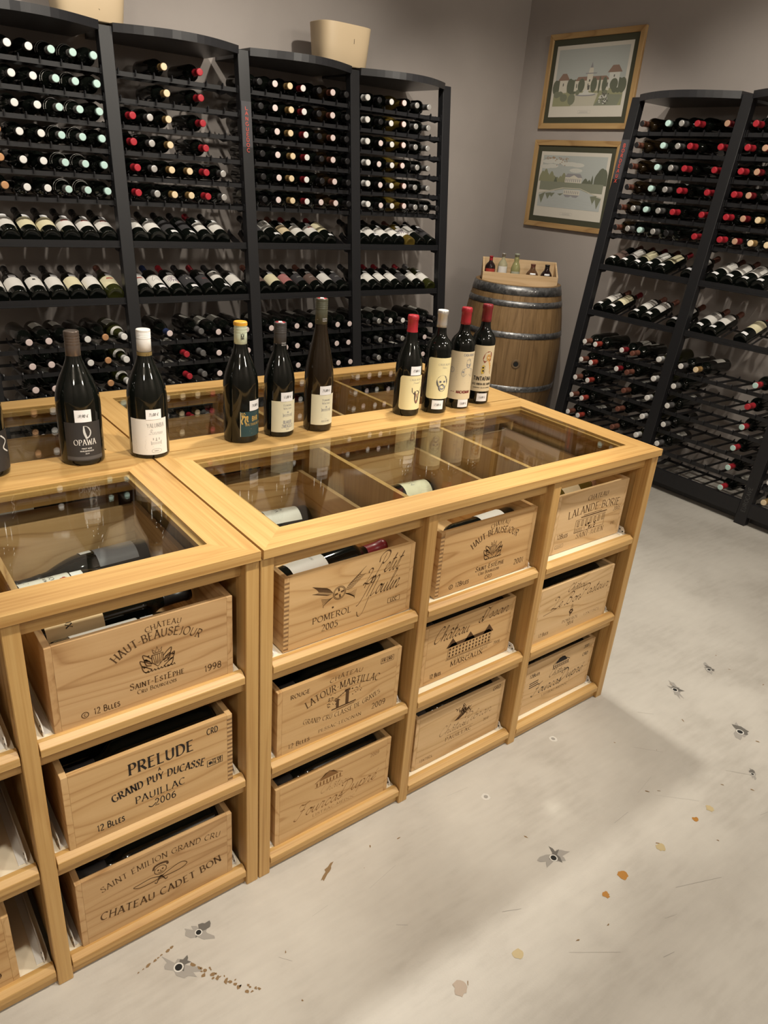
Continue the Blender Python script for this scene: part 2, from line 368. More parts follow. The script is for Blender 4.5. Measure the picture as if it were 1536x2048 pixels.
# ------------------------------------------------------------------ the room
XW, YW, ZC = 3.62, 3.03, 2.95
X0, Y0 = -3.0, -3.2
def concrete():
    m = mat('concrete', (0.5, 0.47, 0.43), 0.42, spec=0.5); nt, N, L, b = nodes_of(m)
    tc = N.new('ShaderNodeTexCoord')
    n1 = N.new('ShaderNodeTexNoise'); n1.inputs['Scale'].default_value = 2.6; n1.inputs['Detail'].default_value = 7; n1.inputs['Roughness'].default_value = 0.6
    L.new(tc.outputs['Object'], n1.inputs['Vector'])
    mp = N.new('ShaderNodeMapping'); mp.inputs['Rotation'].default_value = (0, 0, 0.5); mp.inputs['Scale'].default_value = (10, 60, 1)
    L.new(tc.outputs['Object'], mp.inputs['Vector'])
    n2 = N.new('ShaderNodeTexNoise'); n2.inputs['Scale'].default_value = 1.0; n2.inputs['Detail'].default_value = 4
    L.new(mp.outputs[0], n2.inputs['Vector'])
    mx = N.new('ShaderNodeMix'); mx.data_type = 'FLOAT'; mx.inputs['Factor'].default_value = 0.22
    L.new(n1.outputs['Fac'], mx.inputs[2]); L.new(n2.outputs['Fac'], mx.inputs[3])
    r = ramp(nt, [(0.3, (0.40, 0.37, 0.33)), (0.5, (0.53, 0.50, 0.455)), (0.7, (0.60, 0.57, 0.52))])
    L.new(mx.outputs[0], r.inputs[0]); L.new(r.outputs[0], b.inputs['Base Color'])
    n3 = N.new('ShaderNodeTexNoise'); n3.inputs['Scale'].default_value = 230; n3.inputs['Detail'].default_value = 2
    L.new(tc.outputs['Object'], n3.inputs['Vector'])
    bp = N.new('ShaderNodeBump'); bp.inputs['Strength'].default_value = 0.25; bp.inputs['Distance'].default_value = 0.001
    L.new(n3.outputs['Fac'], bp.inputs['Height']); L.new(bp.outputs[0], b.inputs['Normal'])
    return m
def plaster():
    m = mat('greige_plaster', (0.36, 0.32, 0.30), 0.8, spec=0.25); nt, N, L, b = nodes_of(m)
    tc = N.new('ShaderNodeTexCoord')
    n1 = N.new('ShaderNodeTexNoise'); n1.inputs['Scale'].default_value = 3.0; n1.inputs['Detail'].default_value = 4
    L.new(tc.outputs['Object'], n1.inputs['Vector'])
    r = ramp(nt, [(0.3, (0.345, 0.307, 0.286)), (0.7, (0.375, 0.334, 0.312))])
    L.new(n1.outputs['Fac'], r.inputs[0]); L.new(r.outputs[0], b.inputs['Base Color'])
    n2 = N.new('ShaderNodeTexNoise'); n2.inputs['Scale'].default_value = 160
    L.new(tc.outputs['Object'], n2.inputs['Vector'])
    bp = N.new('ShaderNodeBump'); bp.inputs['Strength'].default_value = 0.12; bp.inputs['Distance'].default_value = 0.002
    L.new(n2.outputs['Fac'], bp.inputs['Height']); L.new(bp.outputs[0], b.inputs['Normal'])
    return m
M_CONC, M_WALL = concrete(), plaster()
M_CEIL = mat('ceiling_grey', (0.30, 0.27, 0.24), 0.9)
floor = structure(G().box(X0, Y0, -0.1, XW + .1, YW + .1, 0).obj('floor', M_CONC))
structure(G().box(X0, YW, 0, XW + .1, YW + .1, ZC).obj('wall_back', M_WALL))
structure(G().box(XW, Y0, 0, XW + .1, YW, ZC).obj('wall_right', M_WALL))
structure(G().box(X0 - .1, Y0, 0, X0, YW, ZC).obj('wall_left', M_WALL))
structure(G().box(X0, Y0 - .1, 0, XW, Y0, ZC).obj('wall_front', M_WALL))
structure(G().box(X0, Y0, ZC, XW, YW, ZC + .1).obj('ceiling', M_CEIL))
# marks on the floor: filled anchor holes with scraped edges, drips of varnish, scratches
M_STAIN1 = mat('amber_drip', (0.42, 0.19, 0.03), 0.45); M_STAIN2 = mat('pale_drip', (0.50, 0.40, 0.22), 0.5)
M_STAIN3 = mat('mauve_drip', (0.42, 0.335, 0.265), 0.5); M_SMUT = mat('dark_scrape', (0.13, 0.12, 0.108), 0.7)
M_SMUT2 = mat('grey_scrape', (0.33, 0.31, 0.285), 0.6); M_RUST = mat('rust_fleck', (0.24, 0.15, 0.07), 0.8); M_RING = mat('pale_filler', (0.66, 0.64, 0.60), 0.6)
def blot(g, x, y, r, mi, seed, ragged=0.25, n=15, ex=1.0, rot=0.0, z=0.0006):
    q = random.Random(seed); p = []
    for k in range(n):
        a = 2 * PI * k / n; rr = r * (1 + q.uniform(-ragged, ragged)); u, v = rr * ex * math.cos(a), rr * math.sin(a)
        p.append((x + u * math.cos(rot) - v * math.sin(rot), y + u * math.sin(rot) + v * math.cos(rot), z))
    g.add(p, [tuple(range(n))], mi); return g
for i, (x, y, r, m) in enumerate([(.744, -.472, .0125, M_STAIN1), (.663, -.484, .009, M_STAIN1), (1.064, -.474, .008, M_STAIN1), (1.134, -.474, .011, M_STAIN2), (.378, -.468, .013, M_STAIN2), (.22, -.452, .015, M_STAIN3), (.90, -.475, .012, M_STAIN2)]):
    blot(G(), x, y, r, 0, i).obj('stain', m, floor)
for i, (x, y, s, rot) in enumerate([(.637, -.342, .026, -.2), (1.516, -.352, .03, .6), (1.525, -.111, .026, 1.0), (1.74, -.11, .022, .8), (1.368, -.473, .014, .7), (-.239, -.087, .026, -.9), (-.173, -.038, .02, -.8)]):
    g = G(); blot(g, x, y, s * .55, 0, i + 20, .5, 17, 2.6, rot, .0005); blot(g, x + .01, y + .004, s * .5, 1, i + 40, .6, 13, 1.6, rot + 1.2, .0007)
    g.add(arc(0, 0, 1, 1, 0, 337, 15) and [(x + .5 * s * .8 * math.cos(a), y + .5 * s * .8 * math.sin(a), .0009) for a in [2 * PI * k / 14 for k in range(14)]], [tuple(range(14))], 2)
    g.add([(x + .36 * s * .8 * math.cos(a), y + .36 * s * .8 * math.sin(a), .0011) for a in [2 * PI * k / 14 for k in range(14)]], [tuple(range(14))], 3)
    g.obj('anchor_hole', [M_SMUT2, M_SMUT, M_RING, M_DARK], floor)
for i, (x, y) in enumerate([(.634, -.102), (.973, -.047)]):
    g = G(); blot(g, x, y, .012, 0, i + 60, .15, z=.0005); blot(g, x, y, .006, 1, i + 70, .1, z=.0008); g.obj('filled_hole', [M_RING, M_SMUT2], floor)
g = G(); blot(g, .148, -.06, .006, 0, 81, .6, 15, 4.5, .5); g.obj('scrape', M_RUST, floor)
g = G(); q = random.Random(5)
for k in range(26):
    t = k / 26; blot(g, -.215 + .09 * t + q.uniform(-.008, .008), -.1 - .13 * t + q.uniform(-.006, .006), q.uniform(.0012, .004), 0, 100 + k, .4, 7, q.uniform(1, 2), q.uniform(0, 3))
for k in range(8): blot(g, -.31 + k * .011 + q.uniform(-.004, .004), -.052 + k * .002, q.uniform(.001, .003), 0, 200 + k, .4, 7, 2, .2)
for k in range(30): blot(g, q.uniform(-.3, 1.9), q.uniform(-.6, -.05), q.uniform(.0008, .0025), 0, 300 + k, .5, 7, q.uniform(1, 4), q.uniform(0, 3))
g.obj('rust_flecks', M_RUST, floor)['kind'] = 'stuff'
g = G(); q = random.Random(9)
for k in range(34):
    x, y, a, l = q.uniform(-.3, 2.6), q.uniform(-.75, .3), q.uniform(-.9, .2), q.uniform(.02, .14)
    if y > -.02 and x < 1.32: y -= .4
    c, s_ = math.cos(a) * l, math.sin(a) * l; wd = q.uniform(.0004, .0011)
    g.add([(x, y, .0004), (x + c, y + s_, .0004), (x + c - s_ / l * wd, y + s_ + c / l * wd, .0004), (x - s_ / l * wd, y + c / l * wd, .0004)], [(0, 1, 2, 3)])
g.obj('scratches', M_SMUT2, floor)['kind'] = 'stuff'

# ------------------------------------------------------------------ island: four glass-topped oak units back to back
W, DP, H, T = 1.278, 0.5592, 0.8742, 0.019
PX = [0.0, 0.4165, 0.8325, 1.2495]; PW = 0.0285
ROWZ = [0.600, 0.3285, 0.052]
def rail_prism(g, fn_pts, z0, z1, mi): g.prism(fn_pts, lambda u, v, d: (u, v, d), z0, z1, mi)
def tray_parts(root, x0, x1, z):
    """pull-out tray: pale board, bevelled oak lip, two white runners"""
    g = G(); g.box(x0 + .004, .03, z - .014, x1 - .004, .53, z - .002)
    t = g.obj('tray', M_TRAY, root)
    prof = [(.010, z - .0235), (.032, z - .0235), (.032, z + .0005), (.0215, z + .0005), (.010, z - .0075)]
    G().prism(prof, lambda u, v, d: (d, u, v), x0 + .002, x1 - .002).obj('tray_lip', OAK['x'], t, bevel=.0008)
    for s, xx in ((1, x1 - .016), (-1, x0 + .014)):
        g = G(); pr = [(.036, z), (.06, z + .022), (.5, z + .022), (.5, z)]
        pr = [(.036, z - .001), (.036, z + .009), (.044, z + .019), (.5, z + .019), (.5, z - .001)]
        g.prism(pr, lambda u, v, d: (d, u, v), xx, xx + .002); g.box(min(xx, xx - s * .013), .04, z - .002, max(xx, xx - s * .013) + .002, .5, z)
        r = g.obj('runner', M_WHITEMETAL, t)
        h = G()
        for yy, zz in ((.042, z + .006), (.052, z + .0105)): h.tube((xx - .0006, yy, zz), (xx + .0026, yy, zz), .0024, 8)
        # the screw holes belong to the runner's own sheet
        n = len(r.data.vertices); r.data.materials.append(M_DARK)
        me = r.data; gg = G(); gg.v = [tuple(v.co) for v in me.vertices]; gg.f = [list(p.vertices) for p in me.polygons]; gg.mi = [0] * len(gg.f); gg.sm = [False] * len(gg.f)
        gg.add(h.v, h.f, 1); me.clear_geometry(); me.from_pydata(gg.v, [], gg.f); me.polygons.foreach_set('material_index', gg.mi); me.update()
def island(label, loc, rz):
    root = thing('display_island', label, 'display cabinet', loc, rz, 'glass-topped oak islands')
    f, rb = .0746, .010
    zt, zm, zb = H, H - .0075, H - T
    def frame(o0, o1, z0, z1, name_pts):
        return [[(o0, o0), (W - o0, o0), (W - o1, o1), (o1, o1)], [(W - o0, o0), (W - o0, DP - o0), (W - o1, DP - o1), (W - o1, o1)],
                [(W - o0, DP - o0), (o0, DP - o0), (o1, DP - o1), (W - o1, DP - o1)], [(o0, DP - o0), (o0, o0), (o1, o1), (o1, DP - o1)]]
    e = .0012
    for k, (pa, pb) in enumerate(zip(frame(e, f, 0, 0, 0), frame(e, f + rb, 0, 0, 0))):
        g = G(); rail_prism(g, pa, zm, zt, 0); rail_prism(g, pb, zb, zm, 0)
        g.obj('tabletop_rail', OAK['x' if k % 2 == 0 else 'y'], root)
    G().box(f + .001, f + .001, zm + .0006, W - f - .001, DP - f - .001, zt - .0006).obj('glass_pane', M_PANE, root)
    for x in PX:
        g = G(); g.box(x, .010, .0, x + PW, .052, zb - .003); g.obj('post', OAK['z'], root, bevel=.0015)
        g = G(); g.box(x, DP - .052, .0, x + PW, DP - .010, zb - .003); g.obj('post', OAK['z'], root, bevel=.0015)
        cx = x + PW / 2
        G().box(cx - .0065, .0525, .02, cx + .0065, DP - .0525, zb - .0005).obj('partition_panel', OAK['z'], root)
    for a, b in zip(PX, PX[1:]):
        x0, x1 = a + PW, b
        for yy in (.030, DP - .050): G().box(x0 + .0003, yy, .816, x1 - .0003, yy + .02, zb - .0003).obj('apron_rail', OAK['x'], root)
        for z in ROWZ:
            z0, z1 = (z - .0475, z - .0268) if z > .1 else (.002, z - .0275)
            G().box(x0 + .0003, .020, z0, x1 - .0003, .05, z1).obj('shelf_rail', OAK['x'], root, bevel=.0008)
            tray_parts(root, x0, x1, z)
    return root
island('oak glass-topped island unit at the near corner, with nine crates facing the open floor', (0, 0, 0), 0)
island('oak glass-topped island unit cut off by the photo edge, below the moon-label bottle', (-W - .003, 0, 0), 0)
island('oak glass-topped unit turned to the long black rack, behind the four red-capped bottles', (W, 2 * DP + .003, 0), PI)
island('oak glass-topped unit turned to the long black rack, behind the moon-label bottle', (-.003, 2 * DP + .003, 0), PI)

# ------------------------------------------------------------------ wooden wine crates
CH, CD, CT = 0.177, 0.50, 0.010
def crate(label, x, y, z, wd, tone, draw=None, ink=None, rz=0.0, joints=0, h=CH):
    root = thing('wine_crate', label, 'crate', (x, y, z + .0004), rz, 'wooden wine crates in the islands')
    px, py, pz = pine(tone, 'x'), pine(tone, 'y'), pine(tone, 'z')
    s = .012
    G().box(s, 0, 0, wd - s, CT, h).obj('front_board', px, root)
    G().box(s, CD - CT, 0, wd - s, CD, h - .004).obj('back_board', px, root)
    for xx in (0, wd - s): G().box(xx, 0, 0, xx + s, CD, h).obj('side_board', py, root, bevel=.0006)
    G().box(s, CT, 0, wd - s, CD - CT, .008).obj('bottom_board', py, root)
    if joints:
        g = G()
        for xx in ((0, wd - s) if joints == 2 else (0,) if joints == 1 else (wd - s,)):
            for k in range(16): g.box(xx + .0004, -.0002, .004 + k * (h - .008) / 16, xx + s - .0004, .0, .004 + (k + .45) * (h - .008) / 16)
        g.obj('finger_joint', mat('end_grain', (0.25, 0.14, 0.06), 0.8), root)
    if draw:
        I = Ink(); draw(I, wd, h); I.build('branded_mark', flat(0, -.0003, 0), ink or M_BURN, root)
    return root
def U(wd): return lambda f: f * wd
def art_moulin(I, w_, h):
    cx, cy = .40 * w_, .60 * h
    for r in (.016, .0135): I.line(arc(cx, cy, r, r, 0, 360, 24), .0012)
    for a in (0, 90, 180, 270):
        c, s = math.cos(math.radians(a + 12)), math.sin(math.radians(a + 12)); I.line([(cx + .004 * c, cy + .004 * s), (cx + .012 * c, cy + .012 * s)], .0042)
    for sg in (-1, 1):
        for k in range(11):
            t = k / 10; bx, by = cx + sg * (.017 + .034 * t), cy + (.004 + .026 * t if sg > 0 else .012 * t + .004)
            for d in (-1, 1):
                I.line(crom([(bx, by), (bx + sg * .008, by + d * .006 + .004), (bx + sg * .017, by + d * .009 + .008)], 4), .0016, (.6, .4))
        for k in range(7):
            t = k / 6; I.line(crom([(cx + sg * .016, cy - .006), (cx + sg * (.026 + .012 * t), cy - .008 - .012 * t), (cx + sg * (.04 + .006 * (1 - t)), cy - .004 - .022 * t)], 4), .0014, (.6, .4))
    I.text('Le', .625 * w_, .60 * h, .036, 'script', .085 * w_, shear=.45, wt=.10); I.text('Petit', .765 * w_, .70 * h, .048, 'script', .20 * w_, shear=.45, wt=.085)
    I.text('Moulin', .725 * w_, .42 * h, .048, 'script', .30 * w_, shear=.45, wt=.09)
    I.line(crom([(.545 * w_, .24 * h), (.555 * w_, .17 * h), (.59 * w_, .20 * h), (.64 * w_, .42 * h)], 6), .0022, (.7, .3))
    I.text('POMEROL', .355 * w_, .27 * h, .0145, 'serif', .30 * w_); I.text('2005', .34 * w_, .125 * h, .016, 'serif'); I.disc(.355 * w_, .42 * h, .0025)
    I.line([(.80 * w_, .215 * h), (.90 * w_, .215 * h), (.90 * w_, .285 * h), (.80 * w_, .285 * h)], .0012, closed=True); I.text('LCC', .85 * w_, .228 * h, .008, 'sans', wt=.2)
def crest(I, cx, cy, s, seed=3):
    q = random.Random(seed)
    I.line([(cx - .3 * s, cy + .35 * s), (cx + .3 * s, cy + .35 * s), (cx + .28 * s, cy - .1 * s), (cx, cy - .4 * s), (cx - .28 * s, cy - .1 * s)], .05 * s, closed=True)
    for k in range(5): I.line([(cx - .24 * s + .12 * s * k, cy + .32 * s), (cx - .12 * s + .06 * s * k, cy - .25 * s)], .03 * s)
    I.line([(cx - .2 * s, cy + .45 * s), (cx - .26 * s, cy + .7 * s), (cx - .08 * s, cy + .52 * s), (cx, cy + .8 * s), (cx + .08 * s, cy + .52 * s), (cx + .26 * s, cy + .7 * s), (cx + .2 * s, cy + .45 * s)], .05 * s, closed=True)
    for sg in (-1, 1):
        for (a, b) in ((.55, .4), (.7, .1), (.62, -.25), (.48, .1)):
            I.line(crom([(cx + sg * .3 * s, cy + (b - .25) * s), (cx + sg * a * s, cy + b * s), (cx + sg * (a + .2) * s, cy + (b + .1) * s), (cx + sg * (a + .1) * s, cy + (b - .25) * s), (cx + sg * (a - .15) * s, cy + (b - .35) * s)], 5), .055 * s)
        for k in range(4): I.disc(cx + sg * q.uniform(.45, .85) * s, cy + q.uniform(-.3, .5) * s, .055 * s)
    for k in range(9):
        u = cx + (-.7 + 1.4 * k / 8) * s; I.line(crom([(u, cy - .5 * s), (u + .08 * s, cy - .6 * s), (u + .16 * s, cy - .5 * s), (u + .2 * s, cy - .62 * s)], 3), .04 * s)
def art_hb(year, bot, crd):
    def f(I, w_, h):
        I.text('CH\u00c2TEAU', .60 * w_, .875 * h, .0105, 'serif', .20 * w_, R=.14)
        I.text('HAUT-BEAUS\u00c9JOUR', .565 * w_, .755 * h, .0165, 'serif', .50 * w_, R=.125, gap=.08)
        crest(I, .555 * w_, .49 * h, .036, 3)
        I.text('Saint-Est\u00e8phe'.replace('\u00e8', 'E'), .55 * w_, .215 * h, .0135, 'serif', .31 * w_); I.text('Cru Bourgeois', .545 * w_, .14 * h, .009, 'serif', .225 * w_)
        I.text(year, .875 * w_, .13 * h, .0145, 'sans', wt=.13)
        I.text('12 Blles' if bot else '12Bfles', .27 * w_, .075 * h, .013, 'sans', .14 * w_, wt=.13)
        I.line(arc(.155 * w_, .105 * h, .006, .006, 0, 360, 14), .0016); I.line(arc(.157 * w_, .105 * h, .0025, .0025, 60, 300, 8), .0012)
        if crd: I.text('CRD', .545 * w_, .045 * h, .010, 'sans', shear=.2, wt=.12)
    return f
def art_prelude(I, w_, h):
    I.text('PRELUDE', .555 * w_, .70 * h, .026, 'serif', .40 * w_, wt=.19); I.text('A', .535 * w_, .60 * h, .008, 'sans', wt=.16)
    I.text('GRAND PUY DUCASSE', .535 * w_, .47 * h, .0175, 'serif', .56 * w_, R=.42, wt=.18); I.text('PAUILLAC', .535 * w_, .265 * h, .0165, 'serif', .31 * w_, wt=.15)
    I.text('2006', .56 * w_, .125 * h, .0165, 'sans', wt=.12); I.line(crom([(.455 * w_, .155 * h), (.475 * w_, .13 * h), (.50 * w_, .165 * h)], 5), .002)
    I.text('12 Blles', .235 * w_, .10 * h, .0155, 'sans', .16 * w_, wt=.13); I.text('CRD', .87 * w_, .83 * h, .0145, 'sans', .075 * w_, wt=.12)
    I.line([(.83 * w_, .36 * h), (.93 * w_, .36 * h), (.93 * w_, .45 * h), (.83 * w_, .45 * h)], .0013, closed=True); I.disc(.85 * w_, .405 * h, .004); I.text('FR 33', .893 * w_, .372 * h, .006, 'sans', wt=.22); I.text('TT-DB', .893 * w_, .412 * h, .0055, 'sans', wt=.22)
def art_cadet(I, w_, h):
    I.text('SAINT \u00c9MILION GRAND CRU', .53 * w_, .79 * h, .0145, 'serif', .78 * w_, R=.55, wt=.12)
    cx, cy = .505 * w_, .56 * h
    I.line(arc(cx, cy + .012, .013, .0115, 0, 360, 18), .0016); I.line(crom([(cx - .015, cy + .018), (cx - .012, cy + .027), (cx, cy + .03), (cx + .014, cy + .027), (cx + .016, cy + .019)], 5), .005)
    for sx in (-.005, .005): I.disc(cx + sx, cy + .013, .0022)
    I.line([(cx, cy + .012), (cx + .001, cy + .006)], .0015); I.line(arc(cx, cy + .006, .005, .002, 180, 360, 6), .0014)
    for sg in (-1, 1):
        I.line(crom([(cx, cy - .008), (cx + sg * .02, cy + .0), (cx + sg * .045, cy + sg * .004 + .002), (cx + sg * .058, cy - .004), (cx + sg * .045, cy - .012), (cx + sg * .02, cy - .013), (cx, cy - .01)], 6), .0018)
        I.line(crom([(cx, cy - .004), (cx + sg * .006, cy - .014), (cx + sg * .01, cy - .022), (cx + sg * .014, cy - .018)], 5), .0022)
    for k in range(3): I.line(arc(cx, cy - .008 - k * .004, .006, .003, 0, 180, 6), .0016)
    I.text('Chateau Cadet Bon'.upper(), .52 * w_, .20 * h, .0195, 'serif', .82 * w_, R=-.62, wt=.17)
def art_latour(I, w_, h):
    I.text('ROUGE', .17 * w_, .83 * h, .0105, 'serif', .15 * w_, wt=.2); I.text('CH\u00c2TEAU', .53 * w_, .87 * h, .0105, 'serif', .27 * w_, R=.22, shear=.15)
    I.text('LATOUR-MARTILLAC', .515 * w_, .70 * h, .0185, 'serif', .60 * w_, R=.26, wt=.13)
    cx, cy = .52 * w_, .55 * h
    I.rect(cx + .004, cy - .024, cx + .013, cy + .012); I.rect(cx + .001, cy + .012, cx + .016, cy + .018); I.rect(cx - .022, cy - .024, cx - .014, cy - .006); I.fill([(cx - .026, cy - .006), (cx - .01, cy - .006), (cx - .018, cy + .001)])
    I.line([(cx - .034, cy - .026), (cx + .034, cy - .024)], .0032); I.line([(cx - .02, cy - .031), (cx + .03, cy - .029)], .0016)
    q = random.Random(8)
    for k in range(44):
        sg = 1 if k % 2 else -1; u = cx + sg * q.uniform(.018, .048); v = cy + q.uniform(-.012, .024) + (.008 if sg > 0 else -.004)
        I.line([(u, v), (u + q.uniform(-.005, .005), v + q.uniform(-.004, .004))], q.uniform(.0012, .0028))
    for k in range(6): I.line([(cx - .03 + .006 * k, cy - .002 + .003 * k), (cx - .02 + .006 * k, cy + .001 + .003 * k)], .0014)
    I.text('GRAND CRU CLASS\u00c9 DE GRAVES', .515 * w_, .265 * h, .0125, 'serif', .66 * w_, R=-.34, wt=.1); I.text('PESSAC-L\u00c9OGNAN', .50 * w_, .115 * h, .0085, 'serif', .36 * w_, wt=.12)
    I.text('2009', .83 * w_, .135 * h, .0155, 'sans', wt=.11); I.text('12 Blles', .17 * w_, .06 * h, .0125, 'serif', .17 * w_)
    I.line([(.82 * w_, .84 * h), (.93 * w_, .84 * h), (.93 * w_, .92 * h), (.82 * w_, .92 * h)], .0013, closed=True); I.text('FR CRD', .875 * w_, .86 * h, .008, 'sans', .09 * w_, wt=.2)
def art_issan(I, w_, h):
    I.text('Ch\u00e2teau', .28 * w_, .69 * h, .042, 'script', .38 * w_, shear=.4, wt=.10); I.text('d', .60 * w_, .77 * h, .034, 'script', shear=.4, wt=.1); I.text("Issan", .77 * w_, .79 * h, .036, 'script', .30 * w_, shear=.4, wt=.09)
    cx, y0, y1, u0, u1 = .5 * w_, .32 * h, .52 * h, .27 * w_, .75 * w_
    I.line([(u0, y0), (u1, y0), (u1, y1), (u0, y1)], .0012, closed=True)
    for rx in (u0 + .012, cx, u1 - .012): I.fill([(rx - .02, y1), (rx + .02, y1), (rx, y1 + .027)])
    I.fill([(u0 - .003, y1), (u1 + .003, y1), (u1 - .01, y1 + .01), (u0 + .01, y1 + .01)])
    for k in range(13):
        u = u0 + .004 + (u1 - u0 - .012) * k / 12
        for v in (y0 + .004, y0 + .014, y0 + .025): I.rect(u, v, u + .0055, v + .0065)
    I.line([(u0 - .005, y0 - .003), (u1 + .01, y0 - .003)], .0014)
    I.text('GRAND CRU CLASS\u00c9', .53 * w_, .235 * h, .0075, 'serif', .42 * w_, wt=.1); I.text('MARGAUX', .50 * w_, .155 * h, .0145, 'serif', .37 * w_, wt=.17); I.text('12 Bles', .16 * w_, .085 * h, .012, 'sans', .12 * w_, wt=.18); I.text('2008', .84 * w_, .24 * h, .009, 'sans', wt=.09)
def art_pibran(I, w_, h):
    cx, cy = .52 * w_, .74 * h; q = random.Random(4)
    for k in range(34):
        a = q.uniform(0, 6.28); r = q.uniform(.002, .026); u, v = cx + r * math.cos(a) * 1.25, cy + r * math.sin(a) * .75
        I.line(crom([(u, v), (u + q.uniform(-.006, .006), v + .004), (u + q.uniform(-.009, .009), v + .009)], 3), .0018)
    for k in range(8): I.line(crom([(cx - .03 + k * .002, cy - .02), (cx - .015 + .003 * k, cy - .008), (cx + .005 * k - .005, cy + .004 + .001 * k)], 4), .0016)
    I.text('Ch\u00e2teau', .43 * w_, .44 * h, .028, 'script', .34 * w_, shear=.4, wt=.055); I.text('Pibran', .70 * w_, .48 * h, .030, 'script', .34 * w_, shear=.4, wt=.055)
    I.line([(.36 * w_, .385 * h), (.66 * w_, .385 * h)], .0007); I.text('PAUILLAC', .50 * w_, .285 * h, .012, 'serif', .31 * w_, wt=.13); I.text('2010', .82 * w_, .33 * h, .0085, 'sans', wt=.1)
    I.text('GRD', .90 * w_, .885 * h, .011, 'sans', .10 * w_, shear=.2, wt=.16); I.text('12X75CL', .15 * w_, .10 * h, .0085, 'sans', .15 * w_, wt=.11)
def art_lalande(I, w_, h):
    I.text('CHATEAU', .56 * w_, .80 * h, .014, 'serif', .30 * w_, shear=.12, wt=.15); I.text('LALANDE-BORIE', .545 * w_, .60 * h, .022, 'serif', .74 * w_, R=.9, wt=.13)
    u0, u1, v0, v1 = .30 * w_, .72 * w_, .27 * h, .49 * h
    I.line([(u0, v0), (u1, v0), (u1, v1), (u0, v1)], .0014, closed=True); I.line([(u0 + .02, v1 + .006), (u1 + .005, v1 + .006)], .003); I.line([(u0 + .03, v1 + .011), (u1 - .02, v1 + .011)], .0016)
    for k in range(7):
        u = u0 + .008 + (u1 - u0 - .02) * k / 6; I.line([(u, v0 + .018), (u + .008, v0 + .018), (u + .008, v1 - .004), (u, v1 - .004)], .0016, closed=True); I.line([(u + .004, v0 + .019), (u + .004, v1 - .005)], .001)
    q = random.Random(2)
    for k in range(26): I.disc(.5 * w_ + q.uniform(-.02, .03), v0 + q.uniform(-.004, .02), q.uniform(.001, .0028))
    for k in range(9): I.line([(u0 + k * .004, v0 - .001), (u0 + k * .004, v0 + .012)], .001)
    I.text('12Bles', .14 * w_, .25 * h, .0135, 'sans', .15 * w_, wt=.13); I.text('2005', .89 * w_, .47 * h, .012, 'sans', shear=.2, wt=.09); I.text('SAINT-JULIEN', .54 * w_, .16 * h, .0145, 'serif', .40 * w_, shear=.1, wt=.11); I.text('CRD', .87 * w_, .22 * h, .008, 'sans', wt=.09)
    I.line([(.06 * w_, .09 * h), (.17 * w_, .09 * h), (.17 * w_, .145 * h), (.06 * w_, .145 * h)], .0009, closed=True); I.line([(.08 * w_, .118 * h), (.15 * w_, .118 * h)], .0009)
def art_pasteur(I, w_, h):
    I.text('Ch\u00e2teau', .50 * w_, .79 * h, .024, 'script', .25 * w_, shear=.4, wt=.11); I.text('Le Bon', .38 * w_, .555 * h, .037, 'script', .38 * w_, shear=.4, wt=.085); I.text('Pasteur', .76 * w_, .60 * h, .034, 'script', .38 * w_, shear=.4, wt=.085)
    I.line(crom([(.10 * w_, .50 * h), (.18 * w_, .52 * h), (.26 * w_, .545 * h)], 4), .0012)
    cx, cy = .48 * w_, .37 * h
    for k in range(6):
        a = k * 60; I.disc(cx + .006 * math.cos(math.radians(a)), cy + .006 * math.sin(math.radians(a)), .0035)
    for k in range(5): I.line([(cx - .006 + .001 * k, cy + .012 + .003 * k), (cx + .007 - .001 * k, cy + .012 + .003 * k)], .0009)
    I.line([(cx, cy - .006), (cx - .003, cy - .016)], .003)
    I.text('POMEROL', .49 * w_, .185 * h, .0095, 'serif', .22 * w_, wt=.13); I.text('2014', .50 * w_, .095 * h, .0125, 'serif', wt=.16); I.text('12X75CL', .79 * w_, .16 * h, .008, 'serif', .24 * w_, shear=.2, wt=.12); I.text('12.Bles', .15 * w_, .09 * h, .0115, 'serif', .13 * w_, wt=.15)
def art_fourcas(bold):
    def f(I, w_, h):
        cx, cy = (.44 if not bold else .52) * w_, .80 * h
        I.fill([(cx - .028, cy), (cx + .028, cy), (cx + .012, cy + .018), (cx - .012, cy + .018)]); I.line([(cx - .04, cy - .002), (cx, cy + .020), (cx + .04, cy - .002)], .002)
        for k in range(8): I.rect(cx - .036 + k * .0095, cy - .014, cx - .036 + k * .0095 + .004, cy - .003)
        I.line([(cx - .04, cy - .016), (cx + .04, cy - .016)], .0014)
        I.text('Ch\u00e2teau', .50 * w_, .56 * h, .024, 'script', .27 * w_, shear=.4, wt=.09 if bold else .05)
        I.text('Fourcas', .36 * w_, .30 * h if not bold else .32 * h, .040, 'script', .40 * w_, shear=.4, wt=.085); I.text('Dupr\u00e9', .70 * w_, .35 * h if not bold else .36 * h, .040, 'script', .34 * w_, shear=.4, wt=.085)
        I.text('LISTRAC-M\u00c9DOC', .50 * w_, .20 * h, .0075, 'serif', .38 * w_, wt=.12)
        if bold:
            I.text('12Bles', .15 * w_, .74 * h, .011, 'sans', .14 * w_, shear=.2, wt=.18); I.text('CRD', .88 * w_, .69 * h, .011, 'sans', shear=.2, wt=.15); I.text('2001', .88 * w_, .86 * h, .011, 'sans', shear=.2, wt=.14)
            for k in range(3): I.line([(.10 * w_, (.52 + .045 * k) * h), (.22 * w_, (.535 + .045 * k) * h)], .003)
        else: I.text('2009', .85 * w_, .80 * h, .0105, 'sans', wt=.1)
    return f
